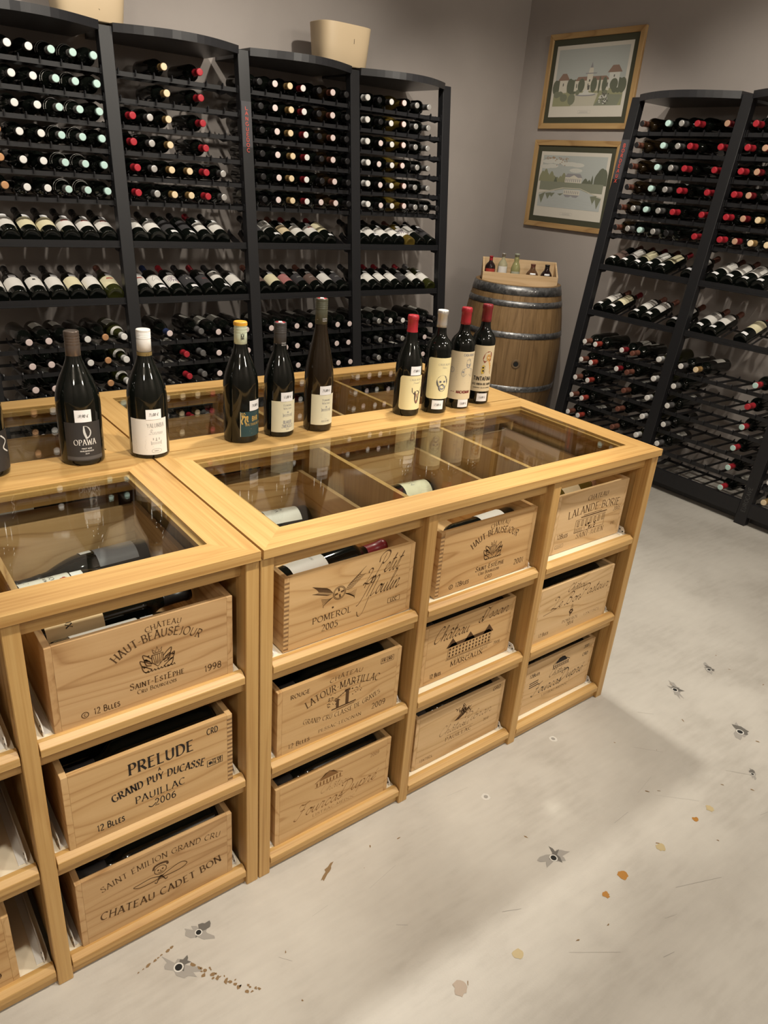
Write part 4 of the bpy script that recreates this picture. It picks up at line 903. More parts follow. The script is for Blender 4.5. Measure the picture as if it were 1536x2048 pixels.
# one string per shelf; capital H after a key: price tag low on the body instead of above the label
SHOW = [('L', -.0111, 'at the photo edge', ['wwccrrr', 'wwvwcwe']), ('L', .6436, 'before the LANGUEDOC post', ['wwkHkHnw.', 'rsHyOHghHw']), ('L', 1.2983, 'under the BONNET bucket', ['dpHbnrjH.', 'xcmdxwd']),
        ('L', 1.953, 'at the long rack end', ['wwHwwHqzk', 'nnnndnf'.replace('n', 'w', 1)]), ('R', 0.0, 'in the BORDEAUX bay', ['xHiHjHiHjH.iH', 'uHjH.iHiH.iH']), ('R', PITCH, 'past the BORDEAUX bay', ['uHiHuHiH...', 'uHiH.jH...'])]
for bi, (side, x0, words_, shelves) in enumerate(SHOW):
    R0 = LO if side == 'L' else RO; lean = LL if side == 'L' else RL; zs = LDISP if side == 'L' else RDISP
    for si, code in enumerate(shelves):
        slot = -1; k = 0
        while k < len(code):
            key = code[k]; low_tag = k + 1 < len(code) and code[k + 1] == 'H'; k += 2 if low_tag else 1; slot += 1
            if key == '.': continue
            shape, glass, capm, a, b, wd, paper, draw, dwords = DKIND[key]
            r = SHAPES[shape][1]; q = random.Random(bi * 100 + si * 20 + slot)
            t = math.radians(18); z = zs[si] + (r - .0385)
            M = R0 @ Matrix.Translation((x0 + .11 + .0845 * slot, lean * z + .030, z)) @ Matrix.Rotation(-(PI / 2 - t), 4, 'X') @ Matrix.Rotation(q.uniform(-.16, .16), 4, 'Z')
            o = link('display_bottle', body_mesh(shape, glass)); o.matrix_basis = M
            tag(o, '%s bottle, %s on the %s display shelf %s' % (dwords, ORD[slot], ('upper', 'lower')[si], words_), 'bottle', 'bottles on the display shelves')
            link('capsule', cap_mesh(shape, 'D' + capm.name, capm, capm, .055), o)
            link('label', label_mesh(shape, 'D' + key, a, b, wd, paper, draw), o)
            link('price_tag', tag_mesh(shape, .012, .034, .006) if low_tag else tag_mesh(shape, b + .003, b + .024, .004), o)

# ------------------------------------------------------------------ the ten bottles standing on the island
CAMP = co.location
def facing(x, y, deg):
    """turn about z so that local -y points at the room's front, turned DEG further round"""
    d = math.atan2(y - CAMP.y, x - CAMP.x)
    return d - PI / 2 + math.radians(deg)
M_NIGHT = mat('night_label', (.028, .026, .027), .5); M_MOON = mat('moon_silver', (.58, .58, .57), .5); M_LBAND = mat('label_band', (.085, .08, .08), .5)
M_TEALLAB = mat('deep_teal_label', (.018, .055, .062), .45); M_GOLDINK = mat('gold_ink', (.55, .36, .10), .4); M_GOLDY = mat('yellow_gold_ink', (.70, .48, .06), .45)
M_MUSTARD = mat('pale_yellow_paper', (.80, .70, .40), .55); M_SAND = mat('sand_paper', (.74, .62, .42), .55); M_SKIN = mat('pale_orange_ink', (.72, .40, .12), .6); M_HAIR = mat('red_brown_ink', (.28, .06, .03), .6); M_MAROON = mat('maroon_ink', (.20, .035, .03), .6)
M_CREAM2 = mat('ivory_paper', (.74, .70, .52), .55); M_SHADEINK = mat('soft_grey_ink', (.30, .29, .29), .6)
def facade(I, cx, cy, w_, h, n=6):
    I.line([(cx - w_ / 2, cy), (cx + w_ / 2, cy), (cx + w_ / 2, cy + h * .55), (cx - w_ / 2, cy + h * .55)], .0009, closed=True)
    I.rect(cx - w_ * .54, cy + h * .55, cx + w_ * .54, cy + h * .68)
    for k in range(n):
        u = cx - w_ / 2 + w_ * (k + .5) / n
        for v in (.08, .32): I.rect(u - w_ * .035, cy + v * h, u + w_ * .035, cy + (v + .14) * h)
    I.fill([(cx - w_ * .12, cy + h * .68), (cx + w_ * .12, cy + h * .68), (cx, cy + h)])
def hero(name_label, x, y, kind, r, h, deg, glass, cap, lab, price, art, zb=H):
    """cap: (length, side, top, ridges); lab: (material, u0, u1, z0, z1, corner); price: (text, u, z0, z1)"""
    root = link('wine_bottle_upright', None, None, (x, y, zb + .0004), (0, 0, facing(x, y, deg)))
    tag(root, name_label, 'wine bottle', 'bottles standing on the island')
    pr = profile(kind, r, h)
    G().lathe(pr, 40).obj('bottle_body', glass, root)
    g = sleeve(G(), pr, h, cap[0], 0, 1, .0011, cap[3], 28); c = g.obj('screw_cap' if cap[3] else 'capsule', [cap[1], cap[2]], root)
    m, u0, u1, z0, z1, rc = lab
    l = patch(G(), r + .0006, u0, u1, z0, z1, rc, 0, 22).obj('label', m, root)
    if art: art(l, r + .0009, pr, c)
    if price:
        t, u, a, b = price; R = r + .0013
        p = patch(G(), R, u - .018, u + .018, a, b, 0, 0, 8, prof=[(q + .0009, z) for q, z in pr]).obj('price_tag', M_TAG, root)
        I = Ink(); I.text(t, u, (a + b) / 2 - .003, .0065, 'serif', .023, shear=.18, wt=.17)
        rr = max(rad_at(pr, a), rad_at(pr, b)) + .0022
        I.build('price', cyl(rr), M_INK, p)
    return root
def art_opawa(l, r, pr, c):
    I = Ink(); I.rect(-.038, .014, .044, .0225); 
    I.build('band', lambda u, v, d=0.0: cyl(r)(u, v, d), M_LBAND, l) if False else None
    b = patch(G(), r, -.040, .044, .0145, .0225, 0, 0, 16).obj('label_band', M_LBAND, l)
    I = Ink(); I.fill(arc(.004, .079, .0145, .0155, -82, 98, 14) + crom([(.004 - .002, .079 + .0155), (.001, .079), (.004 + .002, .079 - .0155)], 4)); I.build('moon', cyl(r), M_MOON, l)
    I = Ink(); I.text('OPAWA', .004, .050, .0125, 'serif', .050, wt=.14); I.text('PINOT NOIR', .006, .040, .003, 'sans', .022, wt=.18); I.text('MARLBOROUGH', .006, .034, .003, 'sans', .030, wt=.18); I.text('2019', .006, .028, .0028, 'sans', .009, wt=.18)
    I.build('lettering', cyl(r + .0002), M_WHITEINK, l)
def art_yalumba(l, r, pr, c):
    I = Ink(); I.text('YALUMBA', .017, .077, .0095, 'serif', .042, wt=.16); I.line([(-.002, .0735), (.032, .0735)], .0006); I.text('Barossa', .016, .060, .0115, 'script', .032, shear=.25, wt=.09)
    I.line([(-.008, .0555), (.036, .0555)], .0008); facade(I, .016, .035, .024, .013, 7)
    for k in (-.007, .0, .007): I.rect(.016 + k - .001, .046, .016 + k + .001, .0515)
    I.lines(-.034, -.006, .047, .0035, 8, .0006); I.lines(.004, .030, .030, .003, 1, .0006); I.line(arc(.016, .0195, .012, .0055, 0, 360, 16), .0008); I.text('SHIRAZ', .016, .018, .003, 'sans', .012, wt=.2)
    I.build('lettering', cyl(r), M_GREYINK, l)
    h = c
    g = patch(G(), NECK + .0026, -.0455, .0455, .294 - .062, .294 - .049, 0, 0, 28); g.obj('gold_band', F_GOLD if False else mat('antique_gold', (.30, .215, .085), .4, .4), c)
    I = Ink(); I.text('17', .007, .294 - .058, .006, 'serif', wt=.15); I.build('band_lettering', cyl(NECK + .0029), M_INK, c)
def art_bhr(l, r, pr, c):
    I = Ink()
    for a, b, cc, d in ((-.016, .018, .072, .0192), (-.016, .0818, .072, .083)): I.rect(a, b, cc, d)
    I.rect(-.016, .018, -.0148, .083); I.rect(.0708, .018, .072, .083)
    I.build('label_border', cyl(r), M_CREAM2, l)
    I = Ink(); cx, cy = -.006, .063
    for p in ([(-.006, .012), (-.004, .004), (-.007, -.004), (-.004, -.012)], [(.0, .010), (.004, .004), (.002, -.004), (.006, -.012)], [(.004, .006), (.009, .008), (.008, -.002), (.011, -.006)]): I.line(crom([(cx + a, cy + b) for a, b in p], 4), .0036)
    I.line([(cx - .008, cy + .013), (cx - .006, cy + .018), (cx - .003, cy + .014), (cx, cy + .018), (cx + .003, cy + .013)], .0022)
    I.disc(cx - .002, cy + .008, .004)
    I.text('BHR', .026, .058, .012, 'sans', .022, wt=.16); I.text('BALTHASAR RESS', .028, .0465, .006, 'serif', .062, wt=.16); I.line([(.012, .038), (.044, .038)], .0008); I.line([(.008, .032), (.048, .032)], .0007); I.line([(.014, .026), (.044, .026)], .0007)
    I.build('gold_print', cyl(r + .0002), M_GOLDINK, l)
    z = .299; I = Ink(); R = NECK + .0027
    for s in (-1, 1): I.line([(s * .0035, z - .042), (s * .0035, z - .030), (s * .0005, z - .036)], .0013)
    I.line([(-.0035, z - .036), (0, z - .041), (.0035, z - .036)], .0011); I.line([(-.0045, z - .0275), (-.0025, z - .0295), (0, z - .0265), (.0025, z - .0295), (.0045, z - .0275)], .0011); I.disc(0, z - .0385, .0014)
    I.rect(-.022, z - .053, .022, z - .0485); I.build('emblem', cyl(R), M_INK, c)
    patch(G(), NECK + .0028, -.0485, .0485, z - .0085, z - .0015, 0, 0, 28).obj('orange_rim', F_ORANGE, c)
def art_domaine(red):
    def f(l, r, pr, c):
        zt = .086 if red else .088
        I = Ink(); I.text('Domaine', .022, zt - .002, .0056, 'serif', .026, small=.78, wt=.13); I.text('Pfaffl' if False else 'Wachau', .022, zt - .0105, .0056, 'serif', .026, small=.78, wt=.13)
        facade(I, .022, zt - .031, .027, .016, 7); facade(I, .022, zt - .027, .024, .004, 5)
        if red: I.text('BLAUER', .022, .037, .0085, 'sans', .026, wt=.20); I.text('ZWEIGELT', .022, .026, .0085, 'sans', .034, wt=.20); I.text('2018', .022, .020, .003, 'sans', .009, wt=.2)
        else: I.line([(.010, .048), (.034, .048)], .0008); I.line([(.008, .042), (.035, .042)], .0008); I.text('RIESLING', .022, .028, .0045, 'serif', .026, wt=.15); I.line([(.018, .036), (.026, .036)], .0006)
        I.build('lettering', cyl(r), M_SHADEINK if not red else M_GREYINK, l)
        z = pr[-1][1]; I = Ink()
        for k in (0, .005): I.text('DOMAINE' if k else 'WACHAU', .010, z - .055 + k, .0034, 'sans', .014, wt=.22)
        I.line([(-.013, z - .051), (-.009, z - .051)], .001); I.build('cap_lettering', cyl(NECK + .0027), M_SHADEINK, c)
        k = G(); k.lathe([(.0128, z + .0006), (.0128, z + .0016), (0, z + .0018)], 24, 0); k.obj('red_disc', F_RED, c)
        q = G(); q.add([(-.005, -.010, z + .0021), (.006, -.009, z + .0021), (.004, .010, z + .0021), (-.004, .009, z + .0021)], [(0, 1, 2, 3)]); q.obj('white_mark', M_PAPER, c)
    return f
def art_pig(l, r, pr, c):
    I = Ink(); I.text('CASA ROJO', .024, .108, .0055, 'serif', .040, wt=.14); I.text('Monastrell', .026, .099, .0055, 'script', .022, shear=.2, wt=.1); I.lines(.008, .044, .026, .005, 2, .0007); I.build('lettering', cyl(r), M_SHADEINK, l)
    I = Ink(); cx, cy = .030, .062
    I.fill(crom([(cx - .008, cy + .012), (cx - .009, cy - .004), (cx - .006, cy - .018), (cx, cy - .024), (cx + .006, cy - .018), (cx + .009, cy - .004), (cx + .008, cy + .012), (cx, cy + .016), (cx - .008, cy + .012)], 4)[:-1])
    for s in (-1, 1): I.fill([(cx + s * .006, cy + .013), (cx + s * .019, cy + .026), (cx + s * .018, cy + .012), (cx + s * .009, cy + .003)])
    I.c = 1; I.disc(cx, cy - .017, .0045, .0035); I.line([(cx - .003, cy + .006), (cx, cy - .006), (cx + .003, cy + .006)], .0024)
    for s in (-1, 1): I.disc(cx + s * .004, cy + .005, .0016)
    I.build('animal_print', cyl(r), [mat('umber_ink', (.085, .06, .05), .6), mat('rust_ink', (.30, .12, .08), .6)], l)
def art_ape(l, r, pr, c):
    I = Ink(); I.text('CASA ROJO', .028, .148, .0055, 'serif', .042, wt=.14); I.text('Ribera', .028, .139, .0055, 'script', .016, shear=.2, wt=.1); I.line([(.014, .133), (.040, .133)], .0006); I.lines(.008, .044, .058, .005, 2, .0006); I.build('lettering', cyl(r), M_SHADEINK, l)
    I = Ink(); cx, cy = .024, .094; I.disc(cx, cy + .004, .019, .021); I.disc(cx, cy - .014, .012, .011); I.c = 1; I.disc(cx, cy - .012, .009, .008)
    for s in (-1, 1): I.disc(cx + s * .007, cy + .005, .0045, .0035)
    I.c = 2
    for s in (-1, 1): I.disc(cx + s * .006, cy + .005, .002)
    I.line([(cx - .006, cy - .016), (cx + .006, cy - .016)], .0014); I.line([(cx - .004, cy - .005), (cx, cy - .002), (cx + .004, cy - .005)], .0022)
    I.build('animal_print', cyl(r), [mat('slate_ink', (.10, .098, .105), .6), mat('pale_slate_ink', (.36, .35, .36), .6), M_INK], l)
def art_beard(l, r, pr, c):
    I = Ink(); I.text('CASA ROJO', .026, .166, .0068, 'sans', .038, wt=.2); I.line([(-.045, .076), (.05, .076)], .0009); I.lines(-.030, -.006, .155, .0062, 11, .0007); I.line([(.018, .083), (.034, .083)], .0008)
    I.line(arc(-.027, .121, .0078, .0078, 0, 360, 18), .0014); I.text('2', -.027, .117, .008, 'serif', wt=.16)
    cx, cy = .026, .135
    I.line(arc(cx, cy + .010, .0075, .009, 0, 360, 16), .0008); I.fill(crom([(cx - .0075, cy + .010), (cx - .007, cy), (cx, cy - .006), (cx + .007, cy), (cx + .0075, cy + .010), (cx + .003, cy + .006), (cx - .003, cy + .006), (cx - .0075, cy + .010)], 4)[:-1])
    I.line(crom([(cx - .007, cy + .018), (cx, cy + .023), (cx + .007, cy + .018)], 4), .0012)
    for s in (-1, 1): I.line(crom([(cx + s * .004, cy - .006), (cx + s * .016, cy - .010), (cx + s * .021, cy - .022), (cx + s * .014, cy - .032), (cx + s * .004, cy - .024)], 5), .0011)
    I.line([(cx - .016, cy - .036), (cx + .016, cy - .036), (cx + .012, cy - .006)], .0009); I.line([(cx - .014, cy - .033), (cx - .012, cy - .008)], .0009)
    for k in range(5): I.line([(cx - .011, cy - .011 - .0045 * k), (cx + .011, cy - .010 - .0045 * k)], .0011)
    I.disc(cx - .016, cy - .018, .003)
    I.lines(-.030, .034, .070, .006, 2, .0006); I.lines(-.02, .034, .040, .0045, 3, .0006); I.build('lettering', cyl(r), M_SHADEINK, l)
    I = Ink(); I.text('MACHOMAN', .018, .050, .0085, 'sans', .046, wt=.24); I.line([(-.024, .054), (-.012, .054)], .0016); I.build('maroon_lettering', cyl(r + .0001), M_MAROON, l)
def art_tinta(l, r, pr, c):
    I = Ink()
    for z in (.094, .074, .058, .050): I.line([(-.042, z), (.048, z)], .0011)
    I.text('TINTAFINA', .014, .0775, .0125, 'sans', .064, wt=.19); I.text('D.O. RIBERA DEL DUERO', .014, .063, .0062, 'sans', .066, wt=.2); I.text('VENDIMIA SELECCIONADA', .014, .0525, .0035, 'sans', .060, wt=.2); I.lines(-.03, .036, .045, .004, 1, .0006)
    I.build('lettering', cyl(r), M_INK, l)
    I = Ink(); cx, cy = .022, .145
    I.fill(crom([(cx - .010, cy - .012), (cx - .017, cy + .002), (cx - .010, cy + .020), (cx + .002, cy + .026), (cx + .012, cy + .020), (cx + .012, cy), (cx + .008, cy - .006), (cx - .002, cy - .004), (cx - .010, cy - .012)], 4)[:-1])
    I.c = 1; I.disc(cx + .002, cy + .006, .0075, .011); I.fill([(cx - .016, cy - .046), (cx + .014, cy - .046), (cx + .012, cy - .012), (cx + .005, cy - .004), (cx - .003, cy - .008), (cx - .014, cy - .018)])
    I.c = 2; I.fill([(cx - .018, cy - .044), (cx - .010, cy - .046), (cx - .009, cy - .018), (cx - .016, cy - .020)])
    I.c = 3
    for k in range(5): I.line([(cx - .009, cy - .022 - .005 * k), (cx + .014, cy - .020 - .005 * k)], .0016)
    I.line([(cx - .002, cy + .010), (cx + .001, cy + .011)], .001); I.line([(cx + .004, cy + .011), (cx + .007, cy + .010)], .001); I.line([(cx - .016, cy - .046), (cx + .016, cy - .046)], .0012); I.line([(cx + .0, cy + .0), (cx + .005, cy + .0)], .0012); I.disc(cx - .013, cy - .026, .0028); I.disc(cx - .012, cy - .036, .0028)
    I.build('figure_print', cyl(r), [M_HAIR, M_SKIN, M_GOLDY, M_INK], l)
hero('dark bottle with a half-moon on its black label and a bronze screw cap', -.142, .600, 'burgundy', .0475, .294, 4, M_GLASS_DARK, (.068, F_BRONZE, F_BRONZE, 4), (M_NIGHT, -.040, .044, .012, .102, 0), ('19,90 \u20ac', .004, .103, .131), art_opawa)
hero('dark bottle with wide white label, white screw cap and gold neck band', .007, .577, 'burgundy', .0455, .294, 0, M_GLASS_DARK, (.049, F_WHITE, F_WHITE, 5), (M_PAPER, -.046, .046, .010, .097, 0), ('21,00 \u20ac', .013, .096, .120), art_yalumba)
hero('dark bottle with gold-printed teal label and orange-topped pale green cap', .250, .580, 'burgundy', .044, .299, 18, M_GLASS_DARK, (.062, F_PALEGREEN, F_ORANGE, 3), (M_TEALLAB, -.016, .072, .018, .083, 0), ('24,00 \u20ac', .026, .085, .111), art_bhr)
hero('bottle with cream label lettered BLAUER ZWEIGELT and black red-topped cap', .360, .578, 'burgundy', .040, .292, 4, M_GLASS_DARK, (.064, F_CHAR, F_CHAR, 5), (M_CREAM2, -.023, .055, .014, .098, 0), ('17,00 \u20ac', .020, .097, .121), art_domaine(True))
hero('tallest, slim-shouldered bottle with cream label and olive red-topped cap', .478, .572, 'flute', .039, .348, 3, M_GLASS_BROWN, (.064, F_OLIVE, F_OLIVE, 5), (M_CREAM2, -.021, .053, .020, .104, 0), ('24,00 \u20ac', .020, .103, .127), art_domaine(False))
hero('sloping-shouldered bottle with pale yellow animal label and red capsule', .800, .584, 'burgundy', .0395, .290, 4, M_GLASS_DARK, (.047, F_RED, F_RED, 0), (M_MUSTARD, -.026, .058, .020, .122, .010), ('12,00 \u20ac', .022, .124, .150), art_pig)
hero('bottle with pale yellow ape label and silver capsule, third of its foursome from the front', .899, .569, 'bordeaux', .0385, .303, -6, M_GLASS_DARK, (.049, F_SILVER, F_WHITE, 0), (M_MUSTARD, -.026, .060, .046, .170, .009), ('12,00 \u20ac', .016, .014, .042), art_ape)
hero('bottle with bearded man label and bright red capsule', 1.003, .578, 'bordeaux', .0385, .305, 0, M_GLASS_DARK, (.049, F_RED, F_RED, 0), (M_SAND, -.050, .052, .030, .179, 0), ('15,00 \u20ac', .022, .006, .030), art_beard)
hero('bottle with TINTAFINA label of a red-haired woman and dark red capsule', 1.102, .590, 'bordeaux', .0370, .309, 0, M_GLASS_DARK, (.052, F_DRED, F_DRED, 0), (M_SAND, -.047, .052, .042, .188, 0), ('15,00 \u20ac', .018, .010, .036), art_tinta)
def art_swirl(l, r, pr, c):
    I = Ink(); I.line(crom([(.02, .09), (.034, .076), (.024, .062), (.038, .05)], 5), .003); I.build('lettering', cyl(r), M_WHITEINK, l)
hero('dark bottle almost wholly cut off by the photo edge', -.340, .605, 'burgundy', .043, .294, 20, M_GLASS_DARK, (.05, F_BLACK, F_BLACK, 4), (M_NIGHT, -.04, .05, .012, .10, 0), None, art_swirl)

# ------------------------------------------------------------------ bottles lying inside the crates
M_LILAC = mat('lilac_grey_paper', (.20, .195, .225), .5); M_TANLAB = mat('tan_paper', (.70, .50, .27), .55)
def dl_vosne(I, w_, a, b):
    for k in range(6): I.disc(.004 + .006 * math.cos(k), b - .014 + .006 * math.sin(k), .0045)
    I.c = 2; I.text('VOSNE', 0, b - .040, .009, 'serif', .05); I.text('ROMANEE', 0, b - .052, .006, 'serif', .04); I.lines(-.02, .02, a + .02, .008, 2, .001); return [M_REDINK, M_INK]
def dl_alox(I, w_, a, b): I.text('ALOXE', 0, b - .035, .011, 'serif', .055, R=.05); I.text('CORTON', 0, b - .052, .006, 'serif', .04); I.lines(-.018, .018, a + .018, .007, 2, .001); return [M_SHADEINK]
def dl_aux(I, w_, a, b): I.text('Bordeaux', 0, a + .035, .014, 'serif', .075, small=.8); I.text('MERLOT', 0, a + .014, .007, 'sans', .05, wt=.14); return [M_INK]
def dl_quiet(I, w_, a, b): I.text('CHATEAU', 0, b - .03, .005, 'serif', .03); I.lines(-.022, .022, b - .04, .008, 3, .0008); return [M_GREYINK]
LYC = {'vosne': ('bg', F_DRED, .03, .125, .12, M_PAPER, dl_vosne), 'alox': ('bg', F_BLACK, .012, .105, .12, M_CREAM2, dl_alox), 'lilac': ('bg', F_BLACK, .03, .12, .12, M_LILAC, dl_quiet),
       'emblem': ('bg', F_BLACK, .02, .12, .11, M_PAPER, dl_vosne), 'aux': ('bx', F_BLACK, .012, .115, .11, M_TANLAB, dl_aux), 'tall': ('bx', F_CHAR, .03, .15, .08, M_PAPER, dl_quiet),
       'redcap': ('bx', F_DRED, .03, .118, .10, M_PAPER, dl_quiet), 'plain': ('bx', F_CHAR, .04, .12, .09, M_PAPER, dl_lines), 'amber': ('bx', F_TAN, .06, .14, .08, M_BEIGE, None)}
def laid(key, label, p, az, pitch, roll, tagz=None, glass=M_GLASS_DARK):
    """bottle with its base centre at P, neck pointing along azimuth AZ, raised PITCH, label ROLLed from straight up"""
    shape, cap, a, b, wd, paper, draw = LYC[key]; az, pitch = math.radians(az), math.radians(pitch)
    M = Matrix.Translation(p) @ Matrix.Rotation(az - PI / 2, 4, 'Z') @ Matrix.Rotation(-(PI / 2 - pitch), 4, 'X') @ Matrix.Rotation(math.radians(roll), 4, 'Z')
    o = link('wine_bottle_in_crate', body_mesh(shape, glass)); o.matrix_basis = M; tag(o, label, 'wine bottle', 'bottles lying in the crates')
    link('capsule', cap_mesh(shape, 'C' + cap.name, cap, cap, .06), o); link('label', label_mesh(shape, 'C' + key, a, b, wd, paper, draw), o)
    if tagz: link('price_tag', tag_mesh(shape, tagz, tagz + .024, .0), o)
    return o
ZF = ROWZ[0] + .0004 + .008
laid('vosne', 'label-up bottle with red emblem under the glass, in the POMEROL 2005 crate', (.376, .450, ZF + .058), 175, 0, 25, .128)
laid('redcap', 'bottle with plum capsule and white label lying along the POMEROL 2005 crate front', (.083, .098, .722), 4, 3, -10)
laid('plain', 'white-label bottle shaded under the middle rail, behind the POMEROL 2005 crate', (.395, .775, .712), 180, 0, -15)
laid('alox', 'cream-label bottle lettered ALOXE under the middle of the glass', (.795, .440, ZF + .060), 178, 0, 20)
laid('plain', 'white-label bottle showing over the HAUT-BEAUSÉJOUR 2001 crate front', (.800, .112, .712), 180, -2, 10)
laid('amber', 'amber bottle just showing over the LALANDE-BORIE crate front', (.95, .13, .722), 8, 0, 0, None, M_GLASS_OLIVE)
laid('lilac', 'bottle with lilac-grey label lying under the glass beside the moon-label bottle', (-.060, .462, ZF + .058), 183, 0, 22, .125)
laid('emblem', 'bottle with red emblem on white label against the striped crate front', (-.374, .375, ZF + .058), 3, 0, 15, .122)
laid('aux', 'tan-label bottle lettered aux and MERLOT over the HAUT-BEAUSÉJOUR 1998 crate front', (-.374, .168, .716), 2, 0, 5, .120)
laid('tall', 'slim-labelled bottle with price tag lying behind the HAUT-BEAUSÉJOUR 1998 crate front', (-.362, .086, .706), 0, 0, 15, .155)
laid('plain', 'dark tagged bottle under the middle rail, behind the striped crate', (-.395, .825, .705), 0, 0, 20, .125)
laid('tall', 'long-labelled dark bottle under the middle rail, behind the striped crate', (-.392, .735, .712), 2, 0, 25, .155)
for key, words_ in (('latour', 'LATOUR-MARTILLAC'), ('fourcas', 'plain honey'), ('issan', 'MARGAUX façade'), ('pibran', 'leafy-sprig PAUILLAC'), ('pasteur', 'flowing-script 2014'), ('dupre', 'smoky 2001'), ('prelude', 'PRELUDE'), ('cadet', 'CHATEAU CADET BON')):
    p = CR[key].location
    for k in range(5):
        a_ = k % 2; o = link('wine_bottle_in_crate', body_mesh('bx', M_GLASS_DARK)); o.matrix_basis = Matrix.Translation((p.x + (.0135 if a_ else .3135), p.y + .054 + .080 * k, p.z + .127)) @ Matrix.Rotation(PI / 2 if a_ else -PI / 2, 4, 'Y')
        tag(o, 'dark bottle lying packed in the shade of the %s crate' % words_, 'wine bottle', 'bottles packed in the %s crate' % words_)
        link('capsule', cap_mesh('bx', 'Cpacked', F_CHAR, F_CHAR, .06), o)
        if k == 0 and key in ('latour', 'fourcas', 'pasteur'): link('label', label_mesh('bx', 'Cpl', .05, .13, .09, M_PAPER), o).rotation_euler.z = PI / 2 if a_ else -PI / 2

# ------------------------------------------------------------------ barrel in the corner
BC = (3.231, 2.441)
M_HOOP = mat('galvanised_hoop', (.20, .20, .205), .42, .75)
def hoop_mat():
    nt, N, L, b = nodes_of(M_HOOP); tc = N.new('ShaderNodeTexCoord'); v = N.new('ShaderNodeTexVoronoi'); v.inputs['Scale'].default_value = 60
    L.new(tc.outputs['Object'], v.inputs['Vector']); r = ramp(nt, [(0.0, (.10, .10, .105)), (1.0, (.34, .34, .345))]); L.new(v.outputs['Color'], r.inputs[0]); L.new(r.outputs[0], b.inputs['Base Color'])
hoop_mat()
M_STAVE = wood('aged_oak_stave', (.30, .185, .085), (.22, .13, .055), (.12, .068, .028), 'z', fine=60, ring=6, rough=.62, contrast=.3)
M_HEAD = wood('barrel_head', (.36, .23, .11), (.28, .17, .075), (.18, .1, .04), 'y', fine=60, ring=6, rough=.65)
def brad(z): t = (z - .475) / .475; return .342 - .062 * t * t
br = thing('wine_barrel', 'weathered oak wine barrel with galvanised hoops standing in the corner', 'barrel', (*BC, 0))
g = G(); NS = 26; q = random.Random(3); wd = [q.uniform(.75, 1.25) for _ in range(NS)]; tot = sum(wd); a = 0
g.lathe([(brad(z) - .006, z) for z in [.02 + .91 * k / 10 for k in range(11)]], NS * 2, 0)
for k in range(NS):
    a0, a1 = a + .0022, a + 2 * PI * wd[k] / tot - .0022; a += 2 * PI * wd[k] / tot
    v, f = [], []
    for j in range(15):
        z = .95 * j / 14; r0 = brad(z)
        for (rr, an) in ((r0, a0), (r0 + .0008, (a0 + a1) / 2), (r0, a1), (r0 - .024, a1), (r0 - .024, a0)): v.append((rr * math.cos(an), rr * math.sin(an), z))
        if j:
            o = 5 * (j - 1)
            for m in range(5): f.append((o + m, o + (m + 1) % 5, o + 5 + (m + 1) % 5, o + 5 + m))
    f.append((0, 4, 3, 2, 1)); f.append((70, 71, 72, 73, 74)); g.add(v, f)
g.obj('staves', M_STAVE, br)
for z in (.918, .026): G().lathe([(0, z - .012), (brad(z) - .026, z - .012), (brad(z) - .026, z), (0, z)], 40, smooth=False).obj('barrel_head', M_HEAD, br)
av = math.atan2(CAMP.y - BC[1], CAMP.x - BC[0])
for z0, z1 in ((.893, .948), (.822, .858), (.630, .668), (.282, .320), (.092, .128), (.003, .055)):
    g = G(); g.lathe([(brad(z0) + .0004, z0), (brad(z0) + .0028, z0), (brad(z1) + .0028, z1), (brad(z1) + .0004, z1)], 56)
    hp = g.obj('hoop', M_HOOP, br); rv = G(); zm = (z0 + z1) / 2
    for da in (.30, .38):
        an = av + da + (.04 if z0 > .7 else -.05); rr = brad(zm) + .0028; n_ = Vector((math.cos(an), math.sin(an), 0))
        M = Matrix.Translation(n_ * rr + Vector((0, 0, zm))) @ n_.to_track_quat('Z', 'Y').to_matrix().to_4x4(); rv.lathe([(.0062, 0), (.005, .0025), (0, .0035)], 10, 0, M)
    rv.obj('rivets', mat('bright_rivet', (.55, .55, .56), .3, .8), hp)
an = av + .18; n_ = Vector((math.cos(an), math.sin(an), 0)); M = Matrix.Translation(n_ * (brad(.47) + .0006) + Vector((0, 0, .47))) @ n_.to_track_quat('Z', 'Y').to_matrix().to_4x4()
g = G(); g.lathe([(.030, 0), (.028, .0025), (.017, .003), (.0165, .0008)], 20, 0, M); g.lathe([(.0165, .0009), (0, .0009)], 20, 1, M); g.obj('bung_hole', [mat('bung_rim', (.16, .10, .05), .7), M_DARK], br)
# crate of small bottles on the barrel
bx_az = math.atan2(-.651, .759); BL, BD, ZB = .49, .17, .9185
bo = thing('small_crate', 'open pale pine crate of five small bottles on top of the barrel', 'crate', (BC[0], BC[1], ZB), bx_az)
pp = wood('pine_box', (.72, .53, .32), (.66, .46, .26), (.52, .34, .17), 'x', fine=70, ring=10, rough=.6, contrast=.4)
G().box(-BL / 2, -BD / 2, 0, BL / 2, -BD / 2 + .010, .083).obj('front_board', pp, bo, bevel=.0006); G().box(-BL / 2, BD / 2 - .010, 0, BL / 2, BD / 2, .160).obj('back_board', pp, bo, bevel=.0006)
for x in (-BL / 2, BL / 2 - .010): G().prism([(-BD / 2 + .0101, 0), (BD / 2 - .0101, 0), (BD / 2 - .0101, .160), (-BD / 2 + .0101, .083)], lambda u, v, d: (d, u, v), x, x + .010).obj('side_board', pp, bo)
G().box(-BL / 2 + .0102, -BD / 2 + .0102, .001, BL / 2 - .0102, BD / 2 - .0102, .009).obj('bottom_board', pp, bo)
def glassy(n, c):
    m = mat(n, c, .06, spec=.5); return m
